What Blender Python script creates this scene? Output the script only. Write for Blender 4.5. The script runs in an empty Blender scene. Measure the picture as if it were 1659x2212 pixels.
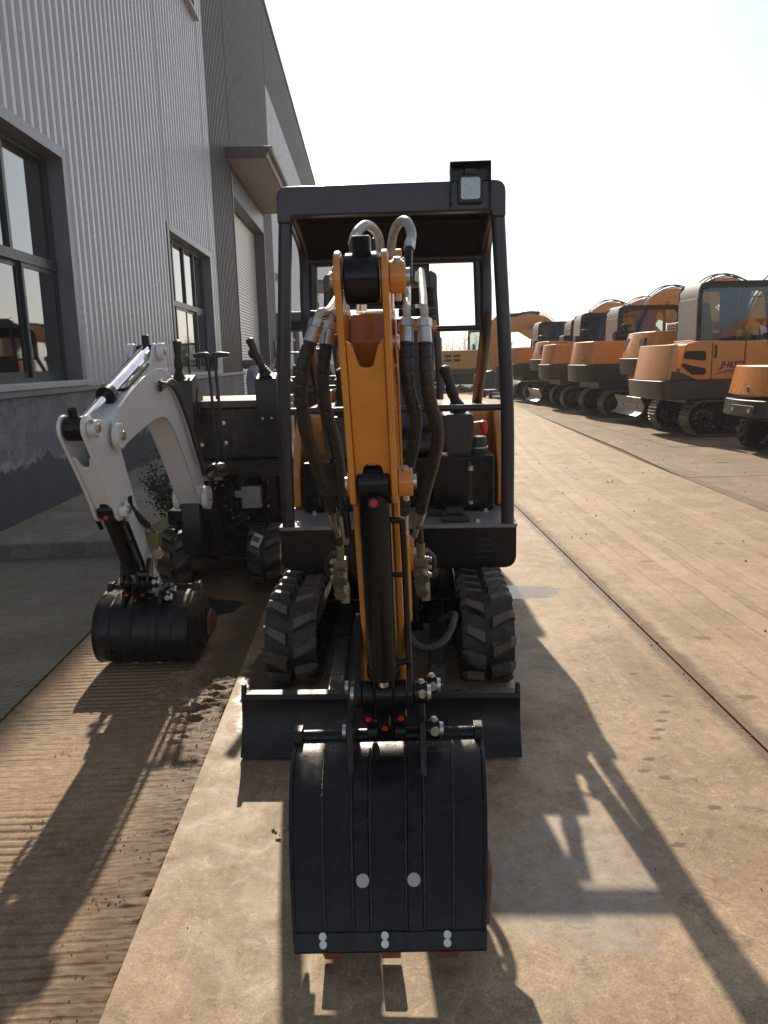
import bpy, bmesh, math, random
from mathutils import Vector as V, Matrix, Quaternion, noise
random.seed(7)
R = math.radians
scn = bpy.context.scene
col = scn.collection
# ------------------------------------------------------------------ camera
def look(pitch, yaw, roll):
    f = V((math.sin(yaw)*math.cos(pitch), math.cos(yaw)*math.cos(pitch), -math.sin(pitch)))
    r0 = f.cross(V((0, 0, 1))).normalized(); u0 = r0.cross(f)
    r = math.cos(roll)*r0 - math.sin(roll)*u0; u = math.sin(roll)*r0 + math.cos(roll)*u0
    return Matrix(((r.x, u.x, -f.x, 0), (r.y, u.y, -f.y, 0), (r.z, u.z, -f.z, 1.5), (0, 0, 0, 1)))
cd = bpy.data.cameras.new('camera'); cam = bpy.data.objects.new('camera', cd); col.objects.link(cam)
cam.matrix_world = look(R(11.0), R(1.1), R(1.4))
cd.sensor_fit = 'HORIZONTAL'; cd.sensor_width = 36; cd.lens = 36*1680/1659
cd.clip_start = 0.05; cd.clip_end = 3000
scn.camera = cam
# ------------------------------------------------------------------ sky, sun, exposure
SUN_EL, SUN_AZ = R(33.5), R(-4.5)          # azimuth measured from +Y towards +X
w = bpy.data.worlds.new('World'); scn.world = w; w.use_nodes = True
nt = w.node_tree; bg = nt.nodes['Background']
sky = nt.nodes.new('ShaderNodeTexSky'); sky.sky_type = 'NISHITA'; sky.sun_disc = False
sky.sun_elevation = SUN_EL; sky.sun_rotation = SUN_AZ
sky.air_density = 1.0; sky.dust_density = 1.1; sky.ozone_density = 1.4; sky.altitude = 0
hs = nt.nodes.new('ShaderNodeHueSaturation'); hs.inputs['Saturation'].default_value = .55      # hazy winter air: paler than clear sky
nt.links.new(sky.outputs[0], hs.inputs['Color']); nt.links.new(hs.outputs[0], bg.inputs[0]); bg.inputs[1].default_value = 0.115
sl = bpy.data.lights.new('sun', 'SUN'); so = bpy.data.objects.new('sun', sl); col.objects.link(so)
sl.energy = 4.6; sl.angle = R(0.55); sl.color = (1.0, 0.86, 0.68)
sd = V((math.sin(SUN_AZ)*math.cos(SUN_EL), math.cos(SUN_AZ)*math.cos(SUN_EL), math.sin(SUN_EL)))
so.rotation_euler = sd.to_track_quat('Z', 'Y').to_euler()
scn.view_settings.view_transform = 'Standard'; scn.view_settings.look = 'None'
scn.view_settings.exposure = 0.32; scn.view_settings.gamma = 1
# ------------------------------------------------------------------ materials
MATS = {}
def mat(name, c, rough=.5, metal=0., c2=None, nscale=8., namt=.5, bump=0., bscale=40., coat=0., spec=.5, rvar=0., dust=0., dustc=(.30, .25, .19), scuff=None):
    if name in MATS: return MATS[name]
    m = bpy.data.materials.new(name); m.use_nodes = True; MATS[name] = m
    n = m.node_tree.nodes; l = m.node_tree.links; p = n['Principled BSDF']
    p.inputs['Roughness'].default_value = rough; p.inputs['Metallic'].default_value = metal
    p.inputs['Coat Weight'].default_value = coat; p.inputs['Coat Roughness'].default_value = .12
    p.inputs['Specular IOR Level'].default_value = spec
    tc = n.new('ShaderNodeTexCoord'); src = tc.outputs['Object']
    def nz(s, d=5., r=.55):
        t = n.new('ShaderNodeTexNoise'); t.inputs['Scale'].default_value = s; t.inputs['Detail'].default_value = d
        t.inputs['Roughness'].default_value = r; l.new(src, t.inputs['Vector']); return t.outputs['Fac']
    def ramp(f, a, b):
        r_ = n.new('ShaderNodeMapRange'); r_.inputs[1].default_value = a; r_.inputs[2].default_value = b; l.new(f, r_.inputs[0]); return r_.outputs[0]
    c2 = c2 or tuple(x*(1-.35*namt) for x in c)
    mx = n.new('ShaderNodeMixRGB'); mx.inputs[1].default_value = (*c, 1); mx.inputs[2].default_value = (*c2, 1)
    l.new(ramp(nz(nscale), .35, .7), mx.inputs[0]); out = mx.outputs[0]
    if scuff:                 # rubbed spots and fine scratches
        sc_ = n.new('ShaderNodeMapping'); sc_.inputs['Scale'].default_value = (1, 3.5, 1.2); l.new(src, sc_.inputs[0])
        t = n.new('ShaderNodeTexNoise'); t.inputs['Scale'].default_value = scuff[1]; t.inputs['Detail'].default_value = 9; t.inputs['Roughness'].default_value = .75; t.inputs['Distortion'].default_value = 2.; l.new(sc_.outputs[0], t.inputs['Vector'])
        q = n.new('ShaderNodeMath'); q.operation = 'MULTIPLY'; l.new(ramp(t.outputs['Fac'], .56, .66), q.inputs[0]); q.inputs[1].default_value = scuff[2]
        m4 = n.new('ShaderNodeMixRGB'); l.new(q.outputs[0], m4.inputs[0]); l.new(out, m4.inputs[1]); m4.inputs[2].default_value = (*scuff[0], 1); out = m4.outputs[0]
    if dust:
        geo = n.new('ShaderNodeNewGeometry'); sp = n.new('ShaderNodeSeparateXYZ'); l.new(geo.outputs['Normal'], sp.inputs[0])
        up = ramp(sp.outputs[2], -.2, 1.0)
        mm = n.new('ShaderNodeMath'); mm.operation = 'MULTIPLY'; l.new(up, mm.inputs[0]); l.new(ramp(nz(22., 7., .7), .42, .75), mm.inputs[1])
        m3 = n.new('ShaderNodeMath'); m3.operation = 'MULTIPLY'; l.new(mm.outputs[0], m3.inputs[0]); m3.inputs[1].default_value = dust
        m2 = n.new('ShaderNodeMixRGB'); l.new(m3.outputs[0], m2.inputs[0]); l.new(out, m2.inputs[1]); m2.inputs[2].default_value = (*dustc, 1); out = m2.outputs[0]
    l.new(out, p.inputs['Base Color'])
    rv = n.new('ShaderNodeMapRange'); l.new(nz(nscale*1.7+3, 6.), rv.inputs[0]); rv.inputs[1].default_value = .3; rv.inputs[2].default_value = .7
    rv.inputs[3].default_value = max(.02, rough-rvar-.05); rv.inputs[4].default_value = min(1, rough+rvar+.05); l.new(rv.outputs[0], p.inputs['Roughness'])
    if bump:
        b = n.new('ShaderNodeBump'); b.inputs['Strength'].default_value = bump; b.inputs['Distance'].default_value = .01
        l.new(nz(bscale, 4.), b.inputs['Height']); l.new(b.outputs[0], p.inputs['Normal'])
    return m
ORANGE = mat('orange paint', (.70, .27, .035), .30, c2=(.60, .215, .028), coat=.35, bump=.03, bscale=60, dust=.25, rvar=.08, scuff=((.36, .15, .04), 7., .5))
ORANGE2 = mat('dusty orange paint', (.66, .25, .035), .34, c2=(.58, .21, .032), coat=.3, dust=.22, rvar=.08)
YELLOW = mat('yellow paint', (.62, .34, .06), .5, c2=(.48, .27, .07), dust=.3)
TEAL = mat('teal paint', (.02, .24, .36), .4, c2=(.02, .18, .28), dust=.2)
BLACK = mat('black gloss paint', (.006, .006, .007), .24, c2=(.010, .009, .009), coat=.06, nscale=5, bump=.015, bscale=90, dust=.04, rvar=.06, spec=.28)
SATIN = mat('black satin steel', (.009, .009, .012), .33, c2=(.014, .013, .014), nscale=9, bump=.06, bscale=120, dust=.08, rvar=.14, spec=.30, scuff=((.06, .054, .048), 14., .35))
NAVY = mat('dark canopy paint', (.020, .017, .026), .33, c2=(.026, .021, .030), nscale=4, dust=.05, coat=.2)
WHITE = mat('white paint', (.80, .80, .80), .33, c2=(.73, .73, .74), coat=.3, nscale=5, bump=.015, bscale=70, dust=.10, scuff=((.46, .43, .38), 9., .35))
RUBBER = mat('track rubber', (.020, .020, .022), .62, c2=(.04, .037, .034), nscale=14, bump=.2, bscale=70, dust=.30, rvar=.1, spec=.4)
LUGM = mat('tread lug rubber', (.022, .021, .022), .45, c2=(.075, .058, .043), nscale=20, bump=.3, bscale=90, dust=.5, rvar=.12, spec=.45, dustc=(.34, .26, .18))  # tan second tone and strong dust stand in for light bounced off the ground
LUGTOP = mat('tread face ground reflection', (.115, .088, .064), .5, c2=(.07, .056, .044), nscale=26, bump=.3, bscale=120, dust=.3, rvar=.1)  # tan painted on the outer lug faces for the ground they reflect
HOSE = mat('hose rubber', (.018, .017, .017), .45, c2=(.03, .028, .027), nscale=30, bump=.1, bscale=160, dust=.12)
PLASTIC = mat('black plastic', (.018, .018, .02), .42, bump=.08, bscale=260, dust=.15)
ZINC = mat('zinc plated steel', (.62, .61, .57), .32, .9, c2=(.48, .46, .40), nscale=30, rvar=.1)
SLEEVE = mat('grey hose sleeve', (.42, .41, .39), .34, .35, c2=(.33, .32, .31), nscale=30)
CHROME = mat('chrome rod', (.78, .78, .80), .10, 1.)
RED = mat('red plastic', (.62, .03, .025), .35)
TOOTH = mat('brown red tooth paint', (.30, .095, .045), .6, c2=(.20, .075, .045), nscale=18, bump=.15, dust=.3)
GREYP = mat('grey deck plate', (.22, .22, .215), .45, c2=(.16, .155, .15), nscale=14, dust=.5, bump=.08, bscale=90)
DGREY = mat('dark grey counterweight', (.028, .028, .031), .42, c2=(.042, .040, .039), nscale=6, dust=.22, bump=.08, bscale=50)
LGREY = mat('pale grey panel', (.50, .50, .47), .5, c2=(.42, .42, .40), dust=.2)
STEELW = mat('worn bare steel', (.42, .42, .42), .42, .6, c2=(.33, .31, .28), nscale=12, dust=.3)
SHOE = mat('worn steel shoe', (.20, .18, .155), .5, .35, c2=(.11, .09, .07), nscale=18, dust=.55, dustc=(.33, .27, .20))
DARK = mat('shadow black', (.008, .008, .008), .7)
PALE = mat('pale plug', (.50, .48, .46), .8)  # pale tone painted for the lit ground seen through drain holes
BRASS = mat('olive brass fitting', (.20, .17, .11), .35, .7, c2=(.15, .125, .08), nscale=25)
ALU = mat('cast aluminium', (.36, .36, .36), .45, .7, c2=(.26, .26, .26), nscale=30, bump=.1)
BLUE = mat('blue cloth', (.03, .10, .36), .7, c2=(.02, .07, .27), nscale=6)
SILVER = mat('silver cover', (.55, .57, .60), .28, .5, c2=(.45, .47, .50), nscale=9, bump=.35, bscale=12)
WELD = mat('weld bead', (.035, .034, .036), .3, .5, c2=(.06, .055, .05), nscale=120, bump=.5, bscale=300)
MATTE = mat('matte underside', (.010, .009, .010), .85, spec=.15)
WLABEL = mat('label paper', (.70, .69, .70), .6)
PRINT = mat('label print', (.10, .10, .14), .6)
def glass(name, tint=(.75, .85, .82), refl=.25):
    m = bpy.data.materials.new(name); m.use_nodes = True; n = m.node_tree.nodes; l = m.node_tree.links; n.clear()
    o = n.new('ShaderNodeOutputMaterial'); mx = n.new('ShaderNodeMixShader'); t = n.new('ShaderNodeBsdfTransparent'); g = n.new('ShaderNodeBsdfGlossy')
    t.inputs[0].default_value = (*tint, 1); g.inputs['Roughness'].default_value = .03; g.inputs[0].default_value = (.9, .9, .9, 1)
    lw = n.new('ShaderNodeLayerWeight'); lw.inputs[0].default_value = .35; mr = n.new('ShaderNodeMapRange'); mr.inputs[3].default_value = refl*.4; mr.inputs[4].default_value = min(1, refl*2.5)
    l.new(lw.outputs['Fresnel'], mr.inputs[0]); l.new(mr.outputs[0], mx.inputs[0]); l.new(t.outputs[0], mx.inputs[1]); l.new(g.outputs[0], mx.inputs[2]); l.new(mx.outputs[0], o.inputs[0])
    MATS[name] = m; return m
CABGLASS = glass('cab glass', (.78, .84, .82), .09)
WINGLASS = glass('factory window glass', (.20, .25, .24), .62)
WRAP = glass('clear plastic wrap', (.86, .84, .84), .10)
# ------------------------------------------------------------------ mesh helpers
def catmull(pts, k):
    P = [V(p) for p in pts]; P = [2*P[0]-P[1]] + P + [2*P[-1]-P[-2]]; out = []
    for i in range(1, len(P)-2):
        for j in range(k):
            t = j/k; a, b, c, d = P[i-1:i+3]
            out.append(.5*((2*b)+(c-a)*t+(2*a-5*b+4*c-d)*t*t+(3*b-a-3*c+d)*t**3))
    return out+[P[-2]]
def arc(cx, cy, r, a0, a1, n=6):
    return [(cx+r*math.cos(R(a0+(a1-a0)*i/n)), cy+r*math.sin(R(a0+(a1-a0)*i/n))) for i in range(n+1)]
def rpoly(pts, seg=4):
    """polygon (x, y, radius) with rounded corners"""
    out = []; n = len(pts)
    for i in range(n):
        x, y, r = pts[i]; p = V((x, y)); a = V(pts[i-1][:2]); b = V(pts[(i+1) % n][:2])
        if r <= 0: out.append((x, y)); continue
        u = (a-p).normalized(); v = (b-p).normalized(); ang = u.angle(v); d = min(r/math.tan(ang/2), (a-p).length*.49, (b-p).length*.49)
        s = p+u*d; e = p+v*d
        for k in range(seg+1):
            t = k/seg; q = s*(1-t)**2+p*2*t*(1-t)+e*t*t; out.append((q.x, q.y))
    return out
class MB:
    def __init__(s): s.v = []; s.f = []
    def add(s, vs, fs):
        o = len(s.v); s.v += [V(p) for p in vs]; s.f += [[i+o for i in f] for f in fs]; return s
    def box(s, c, d, rot=None):
        M = rot.to_matrix() if isinstance(rot, Quaternion) else (rot or Matrix.Identity(3)); c = V(c)
        vs = [c+M @ V((x*d[0]/2, y*d[1]/2, z*d[2]/2)) for x in (-1, 1) for y in (-1, 1) for z in (-1, 1)]
        return s.add(vs, [(0, 1, 3, 2), (4, 6, 7, 5), (0, 4, 5, 1), (2, 3, 7, 6), (0, 2, 6, 4), (1, 5, 7, 3)])
    def b2(s, a, b):
        return s.box([(p+q)/2 for p, q in zip(a, b)], [abs(q-p) for p, q in zip(a, b)])
    def cyl(s, p0, p1, r0, r1=None, n=14, caps=True):
        p0 = V(p0); p1 = V(p1); r1 = r0 if r1 is None else r1; q = (p1-p0).to_track_quat('Z', 'Y'); vs = []
        for p, r in ((p0, r0), (p1, r1)):
            vs += [p+q @ V((r*math.cos(2*math.pi*i/n), r*math.sin(2*math.pi*i/n), 0)) for i in range(n)]
        fs = [(i, (i+1) % n, n+(i+1) % n, n+i) for i in range(n)]
        if caps: fs += [tuple(range(n))[::-1], tuple(range(n, 2*n))]
        return s.add(vs, fs)
    def tube(s, pts, r, n=10, k=0, closed=False):
        P = catmull(pts, k) if k else [V(p) for p in pts]; m = len(P); vs = []; fs = []
        rad = r if callable(r) else (lambda t: r)
        q = None; L = 0.
        for i, p in enumerate(P):
            if closed: t = (P[(i+1) % m]-P[i-1]).normalized()
            else: t = (P[min(i+1, m-1)]-P[max(i-1, 0)]).normalized()
            q = t.to_track_quat('Z', 'Y') if q is None else (q @ V((0, 0, 1))).rotation_difference(t) @ q
            if i: L += (P[i]-P[i-1]).length
            rr = rad(L)
            vs += [p+q @ V((rr*math.cos(2*math.pi*j/n), rr*math.sin(2*math.pi*j/n), 0)) for j in range(n)]
        for i in range(m if closed else m-1):
            for j in range(n):
                a = i*n+j; b = i*n+(j+1) % n; c = ((i+1) % m)*n; fs.append((a, b, c+(j+1) % n, c+j))
        if not closed: fs += [tuple(range(n))[::-1], tuple(range((m-1)*n, m*n))]
        return s.add(vs, fs)
    def prism(s, poly, w0, w1, fr):
        n = len(poly); vs = [fr(a, b, w0) for a, b in poly]+[fr(a, b, w1) for a, b in poly]
        return s.add(vs, [tuple(range(n))[::-1], tuple(range(n, 2*n))]+[(i, (i+1) % n, n+(i+1) % n, n+i) for i in range(n)])
    def lathe(s, prof, o, ax, n=20):
        o = V(o); q = V(ax).to_track_quat('Z', 'Y'); vs = []; m = len(prof)
        for r, h in prof: vs += [o+q @ V((r*math.cos(2*math.pi*i/n), r*math.sin(2*math.pi*i/n), h)) for i in range(n)]
        fs = [(k*n+i, k*n+(i+1) % n, (k+1)*n+(i+1) % n, (k+1)*n+i) for k in range(m-1) for i in range(n)]
        return s.add(vs, fs+[tuple(range(n))[::-1], tuple(range((m-1)*n, m*n))])
    def sphere(s, c, r, n=12, sq=(1, 1, 1)):
        c = V(c); m = n//2; vs = [c+V((0, 0, r*sq[2]))]
        for k in range(1, m):
            a = math.pi*k/m; vs += [c+V((r*sq[0]*math.sin(a)*math.cos(2*math.pi*i/n), r*sq[1]*math.sin(a)*math.sin(2*math.pi*i/n), r*sq[2]*math.cos(a))) for i in range(n)]
        vs.append(c-V((0, 0, r*sq[2]))); L = len(vs)-1
        fs = [(0, 1+i, 1+(i+1) % n) for i in range(n)]+[(1+k*n+i, 1+(k+1)*n+i, 1+(k+1)*n+(i+1) % n, 1+k*n+(i+1) % n) for k in range(m-2) for i in range(n)]
        fs += [(L, 1+(m-2)*n+(i+1) % n, 1+(m-2)*n+i) for i in range(n)]
        return s.add(vs, fs)
    def mesh(s, name, m, ang=35):
        me = bpy.data.meshes.new(name); me.from_pydata([tuple(p) for p in s.v], [], s.f)
        bm = bmesh.new(); bm.from_mesh(me); bmesh.ops.recalc_face_normals(bm, faces=bm.faces); bm.to_mesh(me); bm.free()
        me.polygons.foreach_set('use_smooth', [True]*len(me.polygons)); me.set_sharp_from_angle(angle=R(ang)); me.materials.append(m); me.update()
        return me
    def build(s, name, m, parent=None, bev=0., seg=2, ang=35):
        return link(name, s.mesh(name, m, ang), parent, bev, seg)
def rootm(o):
    M = Matrix.Translation(o.location) @ o.rotation_euler.to_matrix().to_4x4()
    return M
def link(name, me, parent=None, bev=0., seg=2):
    o = bpy.data.objects.new(name, me); col.objects.link(o)
    if parent: o.parent = parent
    if bev:
        b = o.modifiers.new('bevel', 'BEVEL'); b.width = bev; b.segments = seg; b.limit_method = 'ANGLE'; b.angle_limit = R(40); b.harden_normals = True
    return o
def wparent(o, root):
    """mesh written in world coordinates, child of a placed root"""
    o.parent = root; o.matrix_parent_inverse = rootm(root).inverted(); return o
def tag(o, label=None, cat=None, group=None, kind=None):
    if label: o['label'] = label
    if cat: o['category'] = cat
    if group: o['group'] = group
    if kind: o['kind'] = kind
    return o
def empty(name, loc, rz, label, cat, group=None):
    o = bpy.data.objects.new(name, None); col.objects.link(o); o.location = loc; o.rotation_euler = (0, 0, rz); o.empty_display_size = .2
    return tag(o, label, cat, group)
def copy_tree(o, parent=None):
    c = o.copy(); col.objects.link(c); c.parent = parent
    for ch in list(o.children): copy_tree(ch, c)
    return c
xz = lambda y0: (lambda a, b, w: V((a, w+y0, b)))
def YZ(a, b, w): return V((w, a, b))
def XZ(a, b, w): return V((a, w, b))
def XY(a, b, w): return V((a, b, w))
# ------------------------------------------------------------------ ground materials
def ground_mat(name, c1, c2, dirt, rough=.7, dirtamt=.5, grain=.25, wets=(), stains=(), streak=0., edge=None, seed=0., groove=None, tread=(), damp=None):
    m = bpy.data.materials.new(name); m.use_nodes = True; n = m.node_tree.nodes; l = m.node_tree.links; p = n['Principled BSDF']
    tc = n.new('ShaderNodeTexCoord'); mp = n.new('ShaderNodeMapping'); l.new(tc.outputs['Object'], mp.inputs[0]); mp.inputs['Location'].default_value = (seed, seed*.7, 0); src = mp.outputs[0]; raw = tc.outputs['Object']
    def nz(s, d=6., r=.6, vec=None, dist=0.):
        t = n.new('ShaderNodeTexNoise'); t.inputs['Scale'].default_value = s; t.inputs['Detail'].default_value = d; t.inputs['Roughness'].default_value = r; t.inputs['Distortion'].default_value = dist
        l.new(vec or src, t.inputs['Vector']); return t.outputs['Fac']
    def mr(f, a, b, c=0., d=1.):
        r_ = n.new('ShaderNodeMapRange'); l.new(f, r_.inputs[0])
        for i, v_ in enumerate((a, b, c, d)): r_.inputs[i+1].default_value = v_
        return r_.outputs[0]
    def mth(op, a, b):
        q = n.new('ShaderNodeMath'); q.operation = op
        for i, x in enumerate((a, b)):
            if isinstance(x, (int, float)): q.inputs[i].default_value = x
            else: l.new(x, q.inputs[i])
        return q.outputs[0]
    def mix(f, a, b):
        q = n.new('ShaderNodeMixRGB')
        if isinstance(f, (int, float)): q.inputs[0].default_value = f
        else: l.new(f, q.inputs[0])
        for i, x in ((1, a), (2, b)):
            if isinstance(x, tuple): q.inputs[i].default_value = (*x, 1)
            else: l.new(x, q.inputs[i])
        return q.outputs[0]
    def scaled(sx, sy):
        q = n.new('ShaderNodeMapping'); q.inputs['Scale'].default_value = (sx, sy, 1); l.new(src, q.inputs[0]); return q.outputs[0]
    base = mix(mr(nz(.9, 8, .62, dist=.6), .42, .58), c1, c2); base = mix(mth('MULTIPLY', mr(nz(1.5, 7, .6, dist=1.2), .47, .58), dirtamt*.62), base, tuple(.45*a_+.55*b_ for a_, b_ in zip(c2, dirt)))
    base = mix(mth('MULTIPLY', mr(nz(2.3, 9, .7, dist=.8), .44, .62), dirtamt*.7), base, dirt)
    base = mix(mth('MULTIPLY', mr(nz(11., 8, .75, dist=.5), .53, .66), dirtamt*.75), base, tuple(x*.6 for x in dirt))
    base = mix(mth('MULTIPLY', mr(nz(6.5, 10, .75, dist=2.2), .50, .62), dirtamt*.42), base, tuple(x*.72 for x in c2)); base = mix(mth('MULTIPLY', mr(nz(7., 9, .75, dist=3.5), .54, .62), .45), base, tuple(min(1, x*1.3) for x in c1))
    spk = mth('MULTIPLY', mr(nz(150., 3, .6), .35, .65, .78, 1.18), mr(nz(34., 7, .78, dist=.8), .34, .66, .78, 1.16))
    q = n.new('ShaderNodeVectorMath'); q.operation = 'SCALE'; l.new(base, q.inputs[0]); l.new(spk, q.inputs['Scale']); base = q.outputs[0]
    if streak:
        sv = nz(1., 5, .65, scaled(9., .35)); base = mix(mth('MULTIPLY', mr(sv, .52, .75), streak), base, tuple(min(1, x*1.35) for x in c1))
        s2 = nz(1., 7, .75, scaled(.9, 16.), 1.5); base = mix(mth('MULTIPLY', mr(s2, .58, .8), streak*.8), base, tuple(x*.62 for x in dirt))
    rg = mr(nz(4., 8, .7, dist=1.), .3, .75, rough-.14, rough+.12)
    small = []
    def blob(cx, cy, rx, ry, amp=.5, ns=5.):
        sub = n.new('ShaderNodeVectorMath'); sub.operation = 'SUBTRACT'; l.new(raw, sub.inputs[0]); sub.inputs[1].default_value = (cx, cy, 0)
        dv = n.new('ShaderNodeVectorMath'); dv.operation = 'MULTIPLY'; l.new(sub.outputs[0], dv.inputs[0]); dv.inputs[1].default_value = (1/rx, 1/ry, 0)
        le = n.new('ShaderNodeVectorMath'); le.operation = 'LENGTH'; l.new(dv.outputs[0], le.inputs[0])
        return mr(mth('ADD', le.outputs['Value'], mth('MULTIPLY', mth('SUBTRACT', nz(ns, 8, .7) if rx > .1 else (small[0] if small else small.append(nz(48., 7, .75)) or small[0]), .5), amp*4)), 1.1, .75)
    for (cx, cy, rx, ry, cc, am) in stains:
        base = mix(mth('MULTIPLY', mth('MULTIPLY', blob(cx, cy, rx, ry), am), mr(nz(8., 9, .8, dist=1.5), .40, .56) if rx > .1 else 1.), base, cc)
    for (cx, cy, rx, ry, dk) in wets:
        b = blob(cx, cy, rx, ry, .4, 7.)
        base = mix(mth('MULTIPLY', b, dk), base, tuple(x*.16 for x in c1))
        rg = mth('MULTIPLY', rg, mr(b, 0, 1, 1, .08))
    if damp:                   # rising damp with a ragged salt line
        sz = n.new('ShaderNodeSeparateXYZ'); l.new(raw, sz.inputs[0]); zz = mth('ADD', sz.outputs[2], mth('MULTIPLY', mth('SUBTRACT', nz(1.6, 8, .65), .5), .8))
        base = mix(mth('MULTIPLY', mr(zz, damp, damp-.03), .8), base, tuple(x*.5 for x in dirt))
        sl_ = mth('MULTIPLY', mr(mth('ABSOLUTE', mth('SUBTRACT', zz, damp+.03), 0), .05, .01), mr(nz(2.5, 6, .7), .42, .6)); base = mix(mth('MULTIPLY', sl_, .6), base, (.5, .5, .5))
    if edge is not None:       # soil gathered along a slab edge at x = edge
        sx = n.new('ShaderNodeSeparateXYZ'); l.new(raw, sx.inputs[0])
        dx = mth('ABSOLUTE', mth('SUBTRACT', sx.outputs[0], edge[0]), 0)
        em = mr(mth('ADD', dx, mth('MULTIPLY', mth('SUBTRACT', nz(5., 9, .78), .5), edge[1]*2.2)), edge[1], edge[1]*.45)
        base = mix(mth('MULTIPLY', em, edge[2]), base, tuple(x*.55 for x in dirt))
    for (x0, wd, am) in tread:   # wheel tracks pressed into the dust
        if x0 == tread[0][0]:
            sx = n.new('ShaderNodeSeparateXYZ'); l.new(raw, sx.inputs[0]); yy = mth('SUBTRACT', sx.outputs[1], 5.2); cv_ = mth('MULTIPLY', mth('MULTIPLY', yy, yy), .006); wb = mth('MULTIPLY', mth('SUBTRACT', nz(1.2, 3, .5), .5), .10); brk = mr(nz(3.5, 5, .7), .38, .6); ww = mth('MULTIPLY', mth('SUBTRACT', nz(16., 3, .6), .5), .035)
            xx = mth('SUBTRACT', mth('SUBTRACT', sx.outputs[0], cv_), mth('ADD', wb, ww))
        d = mth('ABSOLUTE', mth('SUBTRACT', xx, x0), 0)
        ln_ = mth('MULTIPLY', mr(mth('ABSOLUTE', mth('SUBTRACT', d, wd), 0), .016, .003), brk)
        base = mix(mth('MULTIPLY', mr(d, wd, wd*.8), .28*am), base, tuple(min(1, x*1.22) for x in c1)); base = mix(mth('MULTIPLY', ln_, .6*am), base, tuple(x*.55 for x in dirt))
    hgt = nz(45., 8, .7)
    h2 = mth('ADD', mth('MULTIPLY', hgt, grain), mth('MULTIPLY', nz(5., 6, .6), .6))
    if groove:
        rot = n.new('ShaderNodeMapping'); rot.inputs['Rotation'].default_value = (0, 0, groove[1]); l.new(raw, rot.inputs[0])
        wv = n.new('ShaderNodeTexWave'); wv.bands_direction = 'Y'; wv.inputs['Scale'].default_value = .314/groove[0]; wv.inputs['Distortion'].default_value = .9; wv.inputs['Detail'].default_value = 3; wv.inputs['Detail Scale'].default_value = .6
        l.new(rot.outputs[0], wv.inputs['Vector']); g = mr(wv.outputs['Fac'], .0, .35)
        patch = mr(nz(1.1, 6, .65), .35, .6)
        gm = mth('MULTIPLY', mth('SUBTRACT', 1., g), patch)
        base = mix(mth('MULTIPLY', gm, groove[2]), base, tuple(x*.42 for x in dirt)); h2 = mth('SUBTRACT', h2, mth('MULTIPLY', gm, groove[3]))
    b = n.new('ShaderNodeBump'); b.inputs['Strength'].default_value = .55; b.inputs['Distance'].default_value = .006; l.new(h2, b.inputs['Height'])
    l.new(base, p.inputs['Base Color']); l.new(rg, p.inputs['Roughness']); l.new(b.outputs[0], p.inputs['Normal']); p.inputs['Specular IOR Level'].default_value = .35
    return m
G_MAIN = ground_mat('smooth concrete', (.44, .315, .19), (.315, .228, .142), (.19, .112, .05), .62, .8, .3,
    wets=((-.50, 3.62, .14, .62, .85), (.95, 4.85, .30, .16, .35)), stains=((.57, 2.05, .30, .34, (.37, .36, .335), .55), (.9, 5.6, .5, 1.2, (.30, .20, .10), .4), (-.2, 2.9, .5, .25, (.15, .12, .08), .35))+tuple((x, y, .024, .015, (.10, .062, .030), .9) for x, y in ((1.232, 3.066), (1.192, 2.988), (1.154, 2.913), (1.114, 2.842), (1.029, 2.681), (.982, 2.599), (1.306, 3.223), (1.24, 3.48), (1.039, 2.547), (.933, 2.156), (1.13, 2.35), (-.28, 2.33))), streak=.3, edge=(1.49, .06, .75))
G_RIGHT = ground_mat('dusty concrete', (.45, .33, .205), (.35, .255, .16), (.25, .16, .08), .72, .6, .35, streak=.5, seed=3., edge=(1.5, .09, .85), tread=((2.17, .085, 1), (2.38, .075, .8), (3.05, .09, .7), (1.83, .06, .6)), stains=tuple((x, y, .05, .03, (.15, .10, .06), .75) for x, y in ((1.772, 3.925), (2.037, 5.523), (1.646, 3.184), (2.796, 6.0), (3.3, 7.2))))
G_FAR = ground_mat('dirty concrete', (.34, .255, .165), (.26, .195, .13), (.17, .12, .07), .8, .7, .35, seed=11., edge=(3.9, .12, .5), streak=.2)
G_LEFT = ground_mat('brushed concrete', (.38, .26, .155), (.30, .205, .125), (.22, .13, .065), .72, .6, .35, seed=5., edge=(-.667, .22, .95), groove=(.042, 0, .55, .5))
G_DIAG = ground_mat('diagonally brushed concrete', (.31, .27, .205), (.255, .225, .17), (.19, .145, .095), .66, .5, .3, seed=8., groove=(.045, R(-42), .75, 1.2))
G_APRON = ground_mat('worn grey concrete', (.30, .265, .205), (.24, .21, .165), (.13, .10, .065), .75, .65, .5, seed=21., streak=.25)
G_DIRT = ground_mat('bare earth', (.17, .125, .08), (.12, .09, .06), (.08, .06, .04), .9, .7, 1.2, seed=2.)
G_SOIL = ground_mat('joint soil', (.10, .07, .045), (.08, .055, .035), (.06, .04, .025), .95, .5, 1., seed=1.)
PLINTH = ground_mat('stained cement render', (.235, .24, .26), (.175, .18, .20), (.12, .125, .13), .8, .7, .3, seed=17., damp=.62)
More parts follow.
